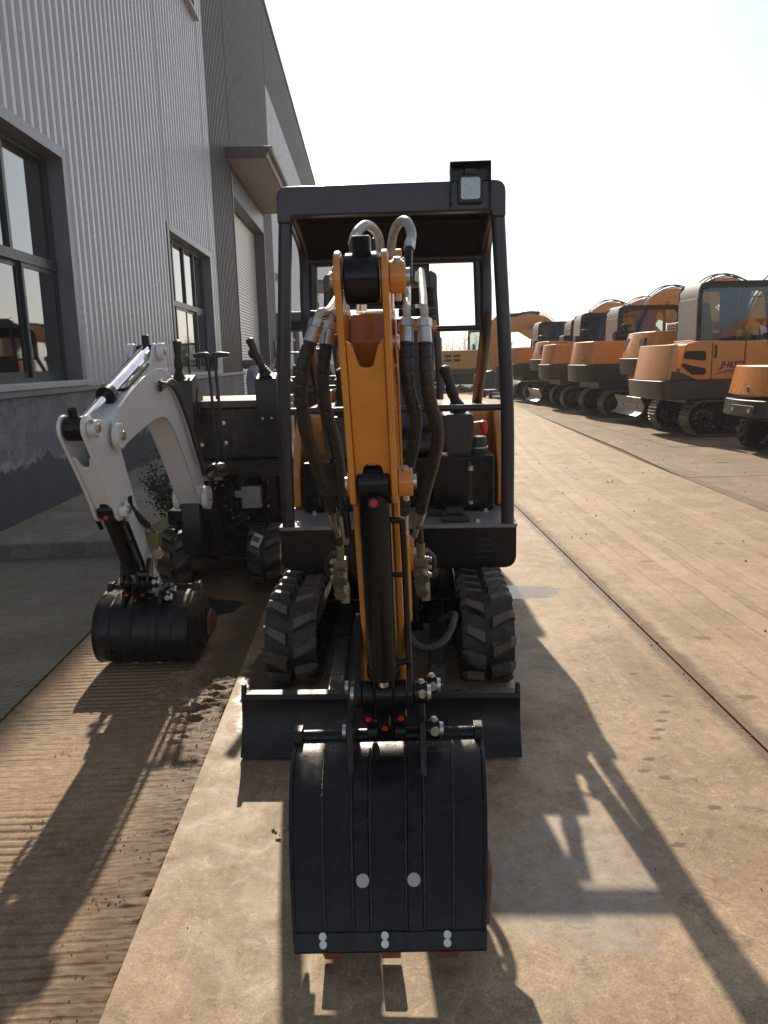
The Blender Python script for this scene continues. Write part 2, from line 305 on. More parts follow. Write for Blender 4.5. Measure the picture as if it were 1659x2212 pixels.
# ------------------------------------------------------------------ ground
def slab(name, quad, z0, z1, m, ny=1):
    b = MB(); b.prism(quad, z0, z1, XY); o = b.build(name, m, bev=.004, seg=1); return tag(o, kind='structure')
g = MB(); g.add([(-900, -300, -.03), (900, -300, -.03), (900, 1600, -.03), (-900, 1600, -.03)], [(0, 1, 2, 3)]); tag(g.build('ground', G_DIRT), kind='structure')
g = MB(); g.add([(-3.4, -4, -.022), (1.8, -4, -.022), (6, 44, -.022), (-3.4, 44, -.022)], [(0, 1, 2, 3)]); tag(g.build('joint_soil', G_SOIL), kind='structure')
slab('concrete_slab', [(-.667, -3), (1.482, -3), (1.506, 9.0), (-.667, 9.0)], -.12, 0., G_MAIN)
slab('concrete_slab', [(-.667, 9.012), (1.506, 9.012), (1.52, 38), (-.667, 38)], -.12, -.001, G_MAIN)
slab('concrete_slab', [(1.494, -3), (3.45, -3), (3.92, 11.0), (1.518, 11.0)], -.12, .0, G_RIGHT)
slab('concrete_slab', [(1.518, 11.012), (3.92, 11.012), (4.75, 25.), (1.532, 25.)], -.12, -.001, G_RIGHT)
slab('concrete_slab', [(1.532, 25.012), (4.75, 25.012), (5.1, 38), (1.54, 38)], -.12, .0, G_RIGHT)
for i, (ya, yb) in enumerate(((-3, 9.4), (9.415, 12.6), (12.615, 17.8), (17.815, 23.0), (23.015, 29.), (29.015, 36))):
    xa = lambda y: 3.565+.0468*(y-.5) if y > 11 else 3.46+.0336*(y+3)
    xb = 5.0 if i > 0 else 6.2
    slab('concrete_slab', [(xa(ya)+.012, ya), (xb, ya), (xb, yb), (xa(yb)+.012, yb)], -.12, -.002 if i % 2 else -.003, G_FAR)
    slab('concrete_slab', [(xb+.014, ya), (15, ya), (15, yb), (xb+.014, yb)], -.12, -.004 if i % 2 else -.001, G_FAR)
# ribbed strip beside the slab: a real height field
def hfield():
    x0, x1, y0, y1 = -1.64, -.669, 1.0, 6.2; nx, ny = 64, 900; vs = []; fs = []
    for j in range(ny+1):
        y = y0+(y1-y0)*j/ny
        for i in range(nx+1):
            x = x0+(x1-x0)*i/nx
            e = x1-x; wob = noise.noise((x*.9, y*.8, 3))*.006+noise.noise((x*9, y*6, 9))*.0014
            ph = ((y+wob)/.042) % 1.; gr = max(0, 1-abs(ph-.5)/.26)
            fill = max(0, min(1, (noise.fractal((x*1.9, y*1.2, 4), .8, 2.1, 5)+.42)*1.6)); 
            amt = fill*max(0, min(1, (e-.10+noise.noise((x*3, y*3, 1))*.09)/.13))
            h = -.014-.0065*gr*amt+noise.fractal((x*26, y*26, 2), .7, 2., 4)*.0020
            soil = max(0, 1-e/.17+noise.noise((x*4, y*3.1, 7))*.55)
            if soil > 0: h += soil*(.004+.011*max(0, noise.fractal((x*38, y*42, 5), .7, 2.1, 4)))
            dx = (x+.86)/.24; dy = (y-3.35)/.55; hp = max(0, 1-dx*dx-dy*dy)
            if hp > 0: h += hp*(.006+.050*max(0, noise.fractal((x*11+y*4, y*26-x*9, 5.5), .8, 2., 4)))
            vs.append((x, y, h))
    for j in range(ny):
        for i in range(nx): a = j*(nx+1)+i; fs.append((a, a+1, a+nx+2, a+nx+1))
    me = bpy.data.meshes.new('ribbed_concrete'); me.from_pydata(vs, [], fs); me.polygons.foreach_set('use_smooth', [True]*len(me.polygons)); me.materials.append(G_LEFT); return me
tag(link('ribbed_concrete', hfield()), kind='structure')
g = MB(); g.add([(-1.64, -3, -.016), (-.669, -3, -.016), (-.669, 1.0, -.014), (-1.64, 1.0, -.014)], [(0, 1, 2, 3)]); g.add([(-1.64, 6.2, -.014), (-.669, 6.2, -.014), (-.669, 38, -.014), (-1.64, 38, -.014)], [(0, 1, 2, 3)]); tag(g.build('ribbed_concrete', G_LEFT), kind='structure')
slab('brushed_concrete', [(-3.25, -3), (-1.652, -3), (-1.652, 6.3), (-3.25, 6.3)], -.12, -.010, G_DIAG)
slab('brushed_concrete', [(-1.95, 6.312), (-1.652, 6.312), (-1.652, 38), (-1.95, 38)], -.12, -.010, G_DIAG)
b = MB(); ap = []                                    # raised apron along the wall with a worn kerb face
for i in range(13): t = i/12; ap.append((-3.3+1.36*t, 6.16+.10*t+.02*noise.noise((t*5, 1, 2))))
b.prism(ap+[(-1.94, 38), (-3.3, 38)], -.1, .115, XY); tag(b.build('apron', G_APRON, bev=.02, seg=2), kind='structure')
# clods and grit
def clods(name, spots, m):
    b = MB()
    for (x, y, z, r) in spots:
        a = [random.uniform(.6, 1.25) for _ in range(6)]; q = Quaternion((random.random()-.5, random.random()-.5, random.random()-.5, random.random()-.5)).normalized()
        vs = [V((x, y, z+r*.3))+q @ V(d)*r*k for d, k in zip(((1, 0, 0), (-1, 0, 0), (0, 1, 0), (0, -1, 0), (0, 0, .7), (0, 0, -.7)), a)]
        b.add(vs, [(0, 2, 4), (2, 1, 4), (1, 3, 4), (3, 0, 4), (2, 0, 5), (1, 2, 5), (3, 1, 5), (0, 3, 5)])
    return b.build(name, m, ang=10)
SOILM = mat('loose soil', (.24, .165, .10), .95, c2=(.15, .10, .06), nscale=60, bump=.4, bscale=200)
sp = []
for _ in range(700):
    y = random.uniform(1.1, 6.0); sp.append((-.68-abs(random.gauss(0, .075)), y, -.012, random.uniform(.0012, .0042)*(1.7 if random.random() < .05 else 1)))
for _ in range(420): sp.append((random.gauss(-.82, .10), random.gauss(3.3, .26), -.006, random.uniform(.002, .006)))
for cx, cy in ((-1.03, 1.95), (-1.0, 1.62), (-.86, 2.25), (-1.5, 2.6), (-1.25, 2.9), (-.8, 2.0), (-1.4, 2.2), (-1.15, 2.4)):
    for _ in range(14): sp.append((random.gauss(cx, .035), random.gauss(cy, .018), -.012, random.uniform(.0015, .0045)))
tag(clods('loose_soil', sp, SOILM), 'brown crumbs of soil gathered along the slab edge', 'soil', kind='stuff')
sp = [(random.uniform(-.6, 1.4), random.uniform(1.2, 4.5), 0, random.uniform(.0015, .005)) for _ in range(70)]
for _ in range(170): t = random.uniform(2.2, 9); sp.append((1.494+random.gauss(0, .018), t, -.002, random.uniform(.002, .007)))
sp += [(random.uniform(1.6, 5), random.uniform(3, 14), 0, random.uniform(.003, .012)) for _ in range(120)]
for cx, cy in ((-.28, 2.3), (-.12, 1.95), (4.9, 10.6), (2.9, 9.2), (1.2, 7.6)):
    for _ in range(16): sp.append((random.gauss(cx, .05), random.gauss(cy, .03), 0, random.uniform(.003, .009)))
tag(clods('grit', sp, SOILM), 'scattered dark grit and clods on the smooth concrete slabs', 'grit', kind='stuff')
# ------------------------------------------------------------------ factory building
WG = mat('grey ribbed cladding', (.55, .55, .57), .30, .15, c2=(.52, .52, .54), nscale=1.2, rvar=.0)
WD = mat('dark brown ribbed cladding', (.070, .055, .055), .45, .0, c2=(.062, .050, .050), nscale=1.2, rvar=.0)
TRIM = mat('cladding trim', (.20, .19, .22), .4, .2, c2=(.17, .165, .19))
TRIMD = mat('dark trim', (.065, .058, .066), .45, .1)
GFRAME = mat('dark green window frame', (.018, .034, .032), .4, c2=(.03, .05, .046))
SILL = mat('pale sill', (.42, .43, .45), .45, dust=.4)
SLATM = mat('galvanised slat', (.74, .76, .74), .36, .2, c2=(.66, .68, .67), nscale=4)
SOFFIT = mat('soffit', (.30, .265, .24), .55, c2=(.26, .23, .21))
INT = mat('dim interior', (.16, .17, .17), .8)
WX = -3.3
fb = empty('factory_building', (WX, 3, 0), 0, 'long factory hall with grey and dark brown ribbed metal walls and roller shutters', 'building')
def fbuild(b, name, m, parent=None, bev=0.):
    o = b.build(name, m, bev=bev)
    if parent is None: wparent(o, fb)
    else: o.parent = parent
    return o
def cladding(name, y0, y1, z0, z1, m, x=WX):
    b = MB(); pitch = .20; y = math.floor(y0/pitch)*pitch; prof = [(y0, 0)]
    while y < y1:
        for dy, h in ((.02, 0), (.045, .038), (.068, .038), (.0715, .033), (.0755, .033), (.079, .038), (.105, .038), (.13, 0)):
            if y0 < y+dy < y1: prof.append((y+dy, h))
        y += pitch
    prof.append((y1, 0)); vs = [(x+h, yy, z0) for yy, h in prof]+[(x+h, yy, z1) for yy, h in prof]; k = len(prof)
    b.add(vs, [(i, i+1, k+i+1, k+i) for i in range(k-1)])
    me = b.mesh(name, m, 12); o = link(name, me); wparent(o, fb); return o
ZR = 14.05
W1, W2 = (3.6, 9.2), (13.9, 17.5); WZ = (1.36, 3.78)
cladding('wall_cladding', 2.2, W1[0], 1.3, ZR, WG); cladding('wall_cladding', W1[0], W1[1], WZ[1], ZR, WG)
cladding('wall_cladding', W1[1], W2[0], 1.3, ZR, WG); cladding('wall_cladding', W2[0], W2[1], WZ[1], 8.4, WG); cladding('wall_cladding', W2[0], W2[1], 11.2, ZR, WG)
cladding('wall_cladding', W2[1], 18.25, 1.3, ZR, WG)
cladding('dark_cladding', 18.25, 21.05, 1.3, ZR, WD); cladding('dark_cladding', 21.05, 27.35, 6.3, ZR, WD); cladding('dark_cladding', 27.35, 29.9, .25, ZR, WD)
cladding('wall_cladding', 29.9, 36.4, 1.3, 11.2, WG); cladding('wall_cladding', 36.4, 40, 3.78, 11.2, WG); cladding('wall_cladding', 40, 52.5, 1.3, 11.2, WG); cladding('wall_cladding', 52.5, 59, 6.3, 11.2, WG); cladding('wall_cladding', 59, 110, 1.3, 11.2, WG)
cladding('dark_cladding', 29.9, 110, 11.2, ZR, WD)
b = MB(); b.b2((WX-.25, 2.2, ZR), (WX+.09, 110, ZR+.16)); fbuild(b, 'roof_coping', TRIMD)
b = MB(); b.b2((-24, 2.0, 13.9), (WX-.26, 110, 14.0)); fbuild(b, 'roof', TRIMD)
b = MB(); b.b2((-24, 110, 0), (WX+.03, 110.3, 14.1)); fbuild(b, 'end_wall', WD)
b = MB(); b.b2((-24, 2.0, 0), (WX-.3, 2.19, 13.88)); fbuild(b, 'end_wall', WD)
for y0, y1 in ((2.2, 21.05), (27.35, 52.5), (59, 110)):
    b = MB(); b.b2((WX-.2, y0, -.1), (WX+.075, y1, 1.245)); fbuild(b, 'plinth', PLINTH, bev=.008)
    b = MB(); b.b2((WX-.02, y0, 1.247), (WX+.115, y1, 1.31)); fbuild(b, 'plinth_flashing', TRIM, bev=.006)
def window(y0, y1, z0, z1, n_up, low, far=False):
    rv = MB()                                      # reveal
    rv.b2((WX-.30, y1-.02, z0), (WX+.045, y1+.10, z1+.10)); rv.b2((WX-.30, y0-.10, z0), (WX+.045, y0+.02, z1+.10)); rv.b2((WX-.30, y0+.021, z1-.02), (WX+.05, y1-.021, z1+.10))
    win = fbuild(rv, 'window', TRIM, bev=.004)
    s = MB(); s.b2((WX-.29, y0+.022, z0-.05), (WX+.14, y1-.022, z0+.01)); fbuild(s, 'sill', SILL, win, .006)
    zt = z0+(z1-z0)*.52; x = WX-.17
    f = MB(); e = .055
    f.b2((x-.04, y0+.02, z0+.011), (x+.04, y1-.02, z0+e)); f.b2((x-.04, y0+.02, z1-.02-e), (x+.04, y1-.02, z1-.021)); f.b2((x-.045, y0+.02, zt-.05), (x+.05, y1-.02, zt+.05))
    f.b2((x-.038, y0+.021, z0+e), (x+.038, y0+.075, z1-.02-e)); f.b2((x-.038, y1-.075, z0+e), (x+.038, y1-.021, z1-.02-e))
    wd = (y1-y0-.04)/n_up
    for i in range(1, n_up): yy = y0+.02+wd*i; f.b2((x-.037, yy-.03, zt+.05), (x+.037, yy+.03, z1-.02-e))
    fr = fbuild(f, 'frame', GFRAME, win)
    for i in range(n_up):
        p = MB(); p.b2((x-.006, y0+.02+wd*i+.03, zt+.045), (x+.002, y0+.02+wd*(i+1)-.03, z1-.08)); fbuild(p, 'pane', WINGLASS, win)
    wl = (y1-y0-.04)/low
    for i in range(low):
        a = y0+.02+wl*i; bq = a+wl; xo = x+(.018 if i % 2 else -.018)
        sa = MB()
        for (q0, q1, r0, r1) in ((a+.004, a+.05, z0+e, zt-.05), (bq-.05, bq-.004, z0+e, zt-.05), (a+.05, bq-.05, z0+e, z0+e+.06), (a+.05, bq-.05, zt-.10, zt-.05)): sa.b2((xo-.014, q0, r0), (xo+.014, q1, r1))
        so_ = fbuild(sa, 'sash', GFRAME, win)
        p = MB(); p.b2((xo-.004, a+.045, z0+e+.055), (xo+.004, bq-.045, zt-.095)); fbuild(p, 'pane', WINGLASS, win)
    return win
window(W1[0], W1[1], WZ[0], WZ[1], 5, 6); window(W2[0], W2[1], WZ[0], WZ[1], 4, 4); window(W2[0], W2[1], 8.4, 11.1, 4, 4); window(36.4, 40, WZ[0], WZ[1], 4, 4)
b = MB(); b.b2((WX-3.5, 2.3, 0), (WX-3.4, 18, 12)); b.b2((WX-3.39, 2.3, .3), (WX-.31, 18, .4)); fbuild(b, 'interior_wall', INT)
b = MB()
for zz in (2.06, 3.62, 5.15, 6.7, 8.2, 9.7):
    y = 2.4
    while y < 18.2:
        inw = any(a-.1 < y < c+.1 and d-.1 < zz < e+.1 for (a, c), (d, e) in ((W1, WZ), (W2, WZ), (W2, (8.4, 11.2))))
        if not inw: b.cyl((WX-.002, y+.165, zz), (WX+.008, y+.165, zz), .020, n=6)
        y += .20
o = fbuild(b, 'fastener', DARK); o['kind'] = 'stuff'
def shutter(y0, y1, zt, full=True):
    b = MB(); b.b2((WX-.62, y0-.005, 0), (WX+.05, y0+.10, zt)); b.b2((WX-.62, y1-.10, 0), (WX+.05, y1+.005, zt)); b.b2((WX-.62, y0+.10, zt-.55), (WX+.048, y1-.10, zt-.001))
    o = fbuild(b, 'shutter', TRIMD, bev=.01)
    t = MB()
    for yy in (y0+.03, y1-.03): t.b2((WX+.051, yy-.03, 0), (WX+.058, yy+.03, zt))
    fbuild(t, 'edge_trim', LGREY, o)
    s = MB(); prof = [(0, -.0415), (.012, -.036), (.022, -.015), (.022, .012), (.010, .032), (0, .0405)]
    s.prism(prof+[(-.006, .0405), (-.006, -.0415)], y0+.11, y1-.11, lambda a, b_, w_: V((a, w_, b_))); me = s.mesh('slat', SLATM, 25)
    n = int((zt-.55)/.084)
    for i in range(n):
        q = link('slat', me, o); q.location = (WX-.30, 0, .05+.084*i)
    return o
shutter(21.05, 27.35, 6.3); shutter(52.5, 59, 6.3)
def canopy(y0, y1, z0, z1, out):
    b = MB(); poly = [(WX+.03, z0), (WX+out-.10, z0), (WX+out, z1), (WX+.03, z1)]
    b.prism(poly, y0, y1, lambda a, c, w_: V((a, w_, c))); o = fbuild(b, 'door_canopy', TRIMD, bev=.012)
    s = MB(); k = int((y1-y0-.2)/.2)
    for i in range(k): s.b2((WX+.04, y0+.1+i*.2+.006, z0-.014), (WX+out-.14, y0+.1+(i+1)*.2-.006, z0-.002))
    q = fbuild(s, 'soffit', SOFFIT, o)
    g_ = MB(); g_.b2((WX+out-.02, y0+.05, z1-.12), (WX+out+.06, y1-.05, z1+.02)); fbuild(g_, 'gutter', SOFFIT, o, .01)
canopy(20.4, 27.9, 6.48, 6.72, 1.12); canopy(52, 59.5, 6.48, 6.72, 1.12)
b = MB(); b.b2((WX+.04, 28.7, 0), (WX+.10, 29.7, 2.3)); fbuild(b, 'side_door', TRIMD, bev=.01)
b = MB(); b.b2((WX+.04, 30.6, 4.6), (WX+.16, 34, 4.85)); fbuild(b, 'wall_bracket', LGREY)
# ------------------------------------------------------------------ tracks
def loop_pt(s, yf, yr, zc, r):
    a = yr-yf; h = math.pi*r; s %= 2*(a+h)
    if s < a: return yf+s, zc+r, 0, 1, 1, 0
    s -= a
    if s < h: t = s/r; return yr+r*math.sin(t), zc+r*math.cos(t), math.sin(t), math.cos(t), math.cos(t), -math.sin(t)
    s -= h
    if s < a: return yr-s, zc-r, 0, -1, -1, 0
    t = (s-a)/r; return yf-r*math.sin(t), zc-r*math.cos(t), -math.sin(t), -math.cos(t), -math.cos(t), math.sin(t)
def band(b, xc, w_, yf, yr, zc, r, th, n=72):
    L = 2*(yr-yf+math.pi*r); vs = []
    for i in range(n):
        y, z, ny, nz, ty, tz = loop_pt(L*i/n, yf, yr, zc, r)
        vs += [(xc+sx*w_/2, y-ny*d, z-nz*d) for sx, d in ((-1, 0), (1, 0), (1, th), (-1, th))]
    b.add(vs, [(i*4+j, i*4+(j+1) % 4, ((i+1) % n)*4+(j+1) % 4, ((i+1) % n)*4+j) for i in range(n) for j in range(4)])
def lug_mesh(w_, pit, hgt):
    out = []
    for sx in (-1, 1):
        xi, xo, xe = .010, w_*.40, w_*.5+.004; t0, t1 = pit*.30, pit*.24; sk = pit*.34
        bs = [(xi, -t0), (xo, -t1+sk), (xe, -t1*.8+sk), (xe, t1*.8+sk), (xo, t1+sk), (xi, t0)]
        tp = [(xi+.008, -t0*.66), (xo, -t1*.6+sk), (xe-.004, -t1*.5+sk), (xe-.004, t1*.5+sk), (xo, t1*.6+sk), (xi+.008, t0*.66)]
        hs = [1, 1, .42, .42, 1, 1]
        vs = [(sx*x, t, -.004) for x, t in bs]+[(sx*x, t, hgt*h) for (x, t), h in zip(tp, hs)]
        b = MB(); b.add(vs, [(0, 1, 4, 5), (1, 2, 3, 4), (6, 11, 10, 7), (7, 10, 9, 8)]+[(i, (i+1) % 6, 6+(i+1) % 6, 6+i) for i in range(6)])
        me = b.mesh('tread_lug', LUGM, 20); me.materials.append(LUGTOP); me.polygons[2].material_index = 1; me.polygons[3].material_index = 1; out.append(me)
    return out
def rubber_track(root, xc, w_, yf, yr, r, pit, lugs, hgt=.03, hub=GREYP):
    rb = r-hgt; zc = r; b = MB(); band(b, xc, w_, yf, yr, zc, rb, .03); t = b.build('track', RUBBER, root)
    L = 2*(yr-yf+math.pi*rb); n = int(L/pit); p = L/n
    for i in range(n):
        for k in (0, 1):
            y, z, ny, nz, ty, tz = loop_pt((i+.5*k)*p, yf, yr, zc, rb); o = link('tread_lug', lugs[k], t)
            o.matrix_local = Matrix(((1, 0, 0, xc), (0, ty, ny, y), (0, tz, nz, z), (0, 0, 0, 1)))
    sx = 1 if xc > 0 else -1
    for y, rr in ((yf, rb-.035), (yr, rb-.035)):
        c = MB(); c.lathe([(.03, -.09), (rr*.6, -.09), (rr, -.06), (rr, .06), (rr*.62, .075), (rr*.55, .05), (.05, .05), (.045, .095), (.02, .1)], (xc, y, zc), (sx, 0, 0), 24); wl = c.build('track_wheel', BLACK, t)
    f = MB(); f.prism(rpoly([(yf+.06, zc-.05, .03), (yr-.06, zc-.05, .03), (yr-.06, zc+.06, .03), (yf+.06, zc+.06, .03)]), xc-.07, xc+.07, YZ); f.build('track_frame', BLACK, t, .006)
    for i in range(3):
        y = yf+.25+(yr-yf-.5)*i/2; c = MB(); c.cyl((xc-.08, y, zc-rb+.075), (xc+.08, y, zc-rb+.075), .048); c.build('roller', BLACK, t)
    return t
# ------------------------------------------------------------------ digging arm, shared by the small machines
def bolt(b, p, ax, r=.012, h=.010):
    p = V(p); ax = V(ax).normalized(); b.cyl(p, p+ax*h, r, n=6); b.cyl(p-ax*.002, p+ax*.003, r*1.35, n=14)
def digging_arm(root, fr, F, T, e, kb, ka, cv, paint, P, Lk, prof, bw, mouth, cutter, tag_rod=False, tp=0., zt=.41, fat=1., tooth=None):
    def W(b, name, m, parent=None, bev=0., ang=35, seg=2):
        o = b.build(name, m, bev=bev, ang=ang, seg=seg)
        if parent is None: wparent(o, root)
        else: o.parent = parent
        return o
    F = V(F); T = V(T); e = V(e).normalized(); nn = V((-e.y, e.x)); L = (T-F).length; ub = (T-F).normalized(); vb = V((-ub.y, ub.x))
    A = T-.20*ka*e+.17*ka*nn
    AF = lambda a, n_, o: fr(A.x+ka*(a*e.x+n_*nn.x), A.y+ka*(a*e.y+n_*nn.y), o)
    BF = lambda u, v_, o: fr(F.x+L*(u*ub.x+v_*vb.x), F.y+L*(u*ub.y+v_*vb.y), o)
    PF = lambda s, z, o: fr(s, z, o)
    lat = (fr(0, 0, 1)-fr(0, 0, 0)).normalized()
    # boom
    c = [(0, 0, .036), (.10, .065, .046), (.28, .19, .058), (.44, .275, .068), (.57, .285, .070), (.72, .215, .064), (.88, .10, .054), (1, 0, .042)]
    pts = catmull([(u, v_, h*fat) for u, v_, h in c], 5); up = []; lo = []
    for i, p in enumerate(pts):
        t = (pts[min(i+1, len(pts)-1)]-pts[max(i-1, 0)]); t.z = 0; t.normalize(); q = V((-t.y, t.x)); up.append((p.x+q.x*p.z, p.y+q.y*p.z)); lo.append((p.x-q.x*p.z, p.y-q.y*p.z))
    bm_ = MB(); bm_.prism(up+lo[::-1], -.058*kb, .058*kb, BF); boom = W(bm_, 'boom', paint, bev=.006)
    for sx in (-1, 1):                                # raised edge flanges and foot cheeks
        b = MB(); b.prism(up+lo[::-1], sx*.0585*kb, sx*.066*kb, lambda u, v_, o: BF(u, v_, o))
        b.prism(arc(0, 0, .052, 0, 360, 20)[:-1], sx*.067*kb, sx*.10*kb, BF); b.prism(arc(1, 0, .040, 0, 360, 20)[:-1], sx*.067*kb, sx*(.095 if sx > 0 and fat > 1 else .071)*kb, BF); W(b, 'boom_cheek', paint, boom, .004)
    C = (.64, cv)
    for sx in (-1, 1):
        b = MB(); b.prism(rpoly([(.46, .33, .0), (.60, cv+.03, .03), (C[0]+.045, cv+.02, .03), (C[0]+.055, cv-.04, .02), (.82, .17, .0)]), sx*.044*kb, sx*.058*kb, BF)
        b.prism(arc(C[0], cv, .032, 0, 360, 16)[:-1], sx*.059*kb, sx*.092*kb, BF); W(b, 'cylinder_bracket', paint, boom, .004)
    b = MB(); b.cyl(BF(*C, -.10*kb), BF(*C, .10*kb), .016*kb); W(b, 'pin', ZINC, boom, .003)
    b = MB(); b.cyl(BF(0, 0, -.115*kb), BF(0, 0, .115*kb), .02*kb); W(b, 'pin', ZINC, boom, .003)
    b = MB(); b.cyl(BF(1, 0, -.075*kb), BF(1, 0, (.105 if fat > 1 else .078)*kb), .02*kb); W(b, 'pin', ZINC, boom, .003)
    # arm
    out = arc(0, 0, .062, 90, 270, 10)
    out = [(x, y) for x, y in out]+[(.10, -.17), (.145, -.212), (.20, -.226), (.26, -.214), (.46, -.168), (.80, -.105), (1.14, -.052)]+arc(1.2, 0, .052, -80, 80, 8)+[(1.08, .044), (.64, .012), (.585, .0), (.562, .018), (.556, .045), (.535, .075), (.50, .086), (.44, .074), (.30, .066)]
    b = MB()
    poly = rpoly([(-.044, .125, .0), (-.030, .135, .02), (-.014, .192, .02), (.014, .192, .02), (.030, .135, .02), (.044, .125, .0), (.044, .545, .0), (.036, .505, .02), (.020, .435, .02), (-.020, .435, .02), (-.036, .505, .02), (-.044, .545, .0)], 5)
    b.prism(poly, .044, .056, lambda o, a, n_: AF(a, n_, o*ka)); arm = W(b, 'arm', paint, None, .003)
    for sx in (-1, 1):
        b = MB(); b.prism(out, sx*.0445*ka, sx*.0605*ka, lambda a, n_, o: AF(a, n_, o)); W(b, 'side_plate', paint, arm, .004)
    b = MB(); b.prism([(.12, -.16), (.17, -.09), (.30, -.075), (.42, -.09), (.44, -.13), (.25, -.19)], -.044*ka, .044*ka, AF)
    b.prism([(.60, -.125), (.60, -.018), (1.13, .022), (1.13, -.03)], -.044*ka, .044*ka, AF); W(b, 'web_plate', paint, arm, .003)
    for (a, n_) in ((0, 0), (.50, .032)):
        b = MB(); b.cyl(AF(a, n_, .061*ka), AF(a, n_, .098*ka), .036*ka, n=18); W(b, 'pin_boss', paint, arm, .004)
        b = MB(); b.cyl(AF(a, n_, -.061*ka), AF(a, n_, -.066*ka), .030*ka, n=18); W(b, 'pin_boss', paint, arm, .002)
    for (a, n_) in ((0, 0), (.50, .032)):
        b = MB(); b.cyl(AF(a, n_, .0985*ka), AF(a, n_, .108*ka), .020*ka); W(b, 'pin_end', ZINC, arm); b = MB(); b.cyl(AF(a, n_, -.0665*ka), AF(a, n_, -.072*ka), .018*ka); W(b, 'pin_end', ZINC, arm)
        b = MB(); bolt(b, AF(a-.036, n_, .080*ka), AF(-1, 0, 0)-AF(0, 0, 0), .0085, .008); W(b, 'pin_bolt', ZINC, arm); b = MB(); b.cyl(AF(a+.034, n_+.0, .080*ka), AF(a+.052, n_, .080*ka), .008, n=6); W(b, 'pin_bolt', ZINC, arm)
    # arm cylinder
    Aw = AF(0, 0, 0); Cw = BF(*C, 0); d = (Cw-Aw)
    b = MB(); b.cyl(AF(0, 0, -.040*ka), AF(0, 0, .040*ka), .056*ka, n=24); ac = W(b, 'arm_cylinder', BLACK, None, .008)
    upv = V((0, 0, 1))*.85+d.normalized()*-.15
    b = MB(); b.lathe([(.022*ka, 0), (.022*ka, .088*ka), (.019*ka, .092*ka), (.015*ka, .092*ka), (.015*ka, .07*ka)], Aw, upv, 16); g = W(b, 'grease_cup', BLACK, ac)
    if tag_rod: b = MB(); b.cyl(Aw+upv.normalized()*.07*ka, Aw+upv.normalized()*.083*ka, .012*ka); W(b, 'grease_plug', RED, ac)
    b = MB(); b.cyl(Aw, Aw+d*.5, .021*ka, n=18); W(b, 'rod', CHROME, ac)
    BP = STEELW if paint is WHITE else mat('cream barrel paint', (.62, .56, .47), .35, coat=.2)
    b = MB(); b.cyl(Aw+d*.40, Aw+d*.985, .043*ka, n=24); W(b, 'barrel', CHROME if paint is WHITE else BP, ac, .004)
    b = MB(); b.cyl(Aw+d*.36, Aw+d*.41, .049*ka, n=24); b.cyl(BF(*C, -.040*kb), BF(*C, .040*kb), .036*kb, n=20); b.cyl(Cw, Cw+V((0, 0, .085)), .018, n=14); W(b, 'end_collar', BLACK, ac, .004)
    sd_ = lat*.055*ka
    b = MB(); b.tube([Aw+d*.45+lat*.04*ka, Aw+d*.45+sd_*1.25, Aw+d*.55+sd_*1.3+V((0, 0, .0)), Aw+d*.80+sd_*1.3], .0085, 8, 4); W(b, 'oil_pipe', BLACK, ac)
    # bucket cylinder
    B = AF(.50, .032, 0); Pw = PF(P[0], P[1], 0); d = Pw-B
    b = MB(); b.cyl(AF(.5, .032, -.041*ka), AF(.5, .032, .041*ka), .046*ka, n=20); bc = W(b, 'bucket_cylinder', BLACK, None, .006)
    b = MB(); b.cyl(B+d*.03, B+d*(.80 if paint is WHITE else .90), .041*ka, n=26); b.cyl(B+d*(.74 if paint is WHITE else .86), B+d*(.81 if paint is WHITE else .91), .0445*ka, n=26); W(b, 'barrel', BLACK, bc, .003)
    b = MB(); b.cyl(B+d*.7, Pw, .021*ka, n=18); W(b, 'rod', CHROME, bc)
    fwd = (PF(1, 0, 0)-PF(0, 0, 0))
    b = MB(); b.cyl(B+d*.09+fwd*.02, B+d*.07+fwd*.058*ka, .0155, n=14); W(b, 'grease_cup', BLACK, bc, .002)
    b = MB(); b.cyl(B+d*.07+fwd*.052*ka, B+d*.07+fwd*.061*ka, .0095, n=10); W(b, 'grease_plug', RED, bc)
    q0 = lat*.052*ka; b = MB(); b.tube([B+d*.17+lat*.03, B+d*.17+lat*.062*ka, B+d*.20+lat*.068*ka, B+d*.5+lat*.070*ka, B+d*.80+lat*.070*ka, B+d*.84+lat*.062*ka, B+d*.845+lat*.03], .0085, 10, 5); b.tube([B+d*.42+lat*.03, B+d*.42+lat*.07*ka], .007, 8); W(b, 'oil_pipe', BLACK, bc)
    b = MB(); b.tube([B+d*.06-lat*.03, B+d*.06-lat*.066*ka, B+d*.10-lat*.076*ka, B+d*.24-lat*.072*ka], .0095, 10, 5); W(b, 'oil_pipe', BLACK, bc)
    # linkage
    D = A+1.2*ka*e; Q = A+.97*ka*e; Pv = V(P); Lv = V(Lk)
    def bar(b, p, q, r0, r1, o0, o1):
        t = (q-p).normalized(); a = math.degrees(math.atan2(t.y, t.x)); b.prism(arc(p.x, p.y, r0, a+90, a+270, 8)+arc(q.x, q.y, r1, a-90, a+90, 8), o0, o1, PF)
    b = MB(); b.cyl(PF(*P, -.060*ka), PF(*P, -.028*ka), .036*ka, n=18); b.cyl(PF(*P, .028*ka), PF(*P, .060*ka), .036*ka, n=18); bar(b, Pv, Lv, .034*ka, .030*ka, -.024*ka, .024*ka); b.cyl(PF(*Lk, -.055*ka), PF(*Lk, .055*ka), .029*ka, n=18); lk = W(b, 'bucket_link', BLACK, None, .003)
    for sx in (-1, 1):
        b = MB(); bar(b, Pv, Q, .040*ka, .036*ka, sx*.062*ka, sx*.079*ka); W(b, 'side_link', BLACK, lk, .004)
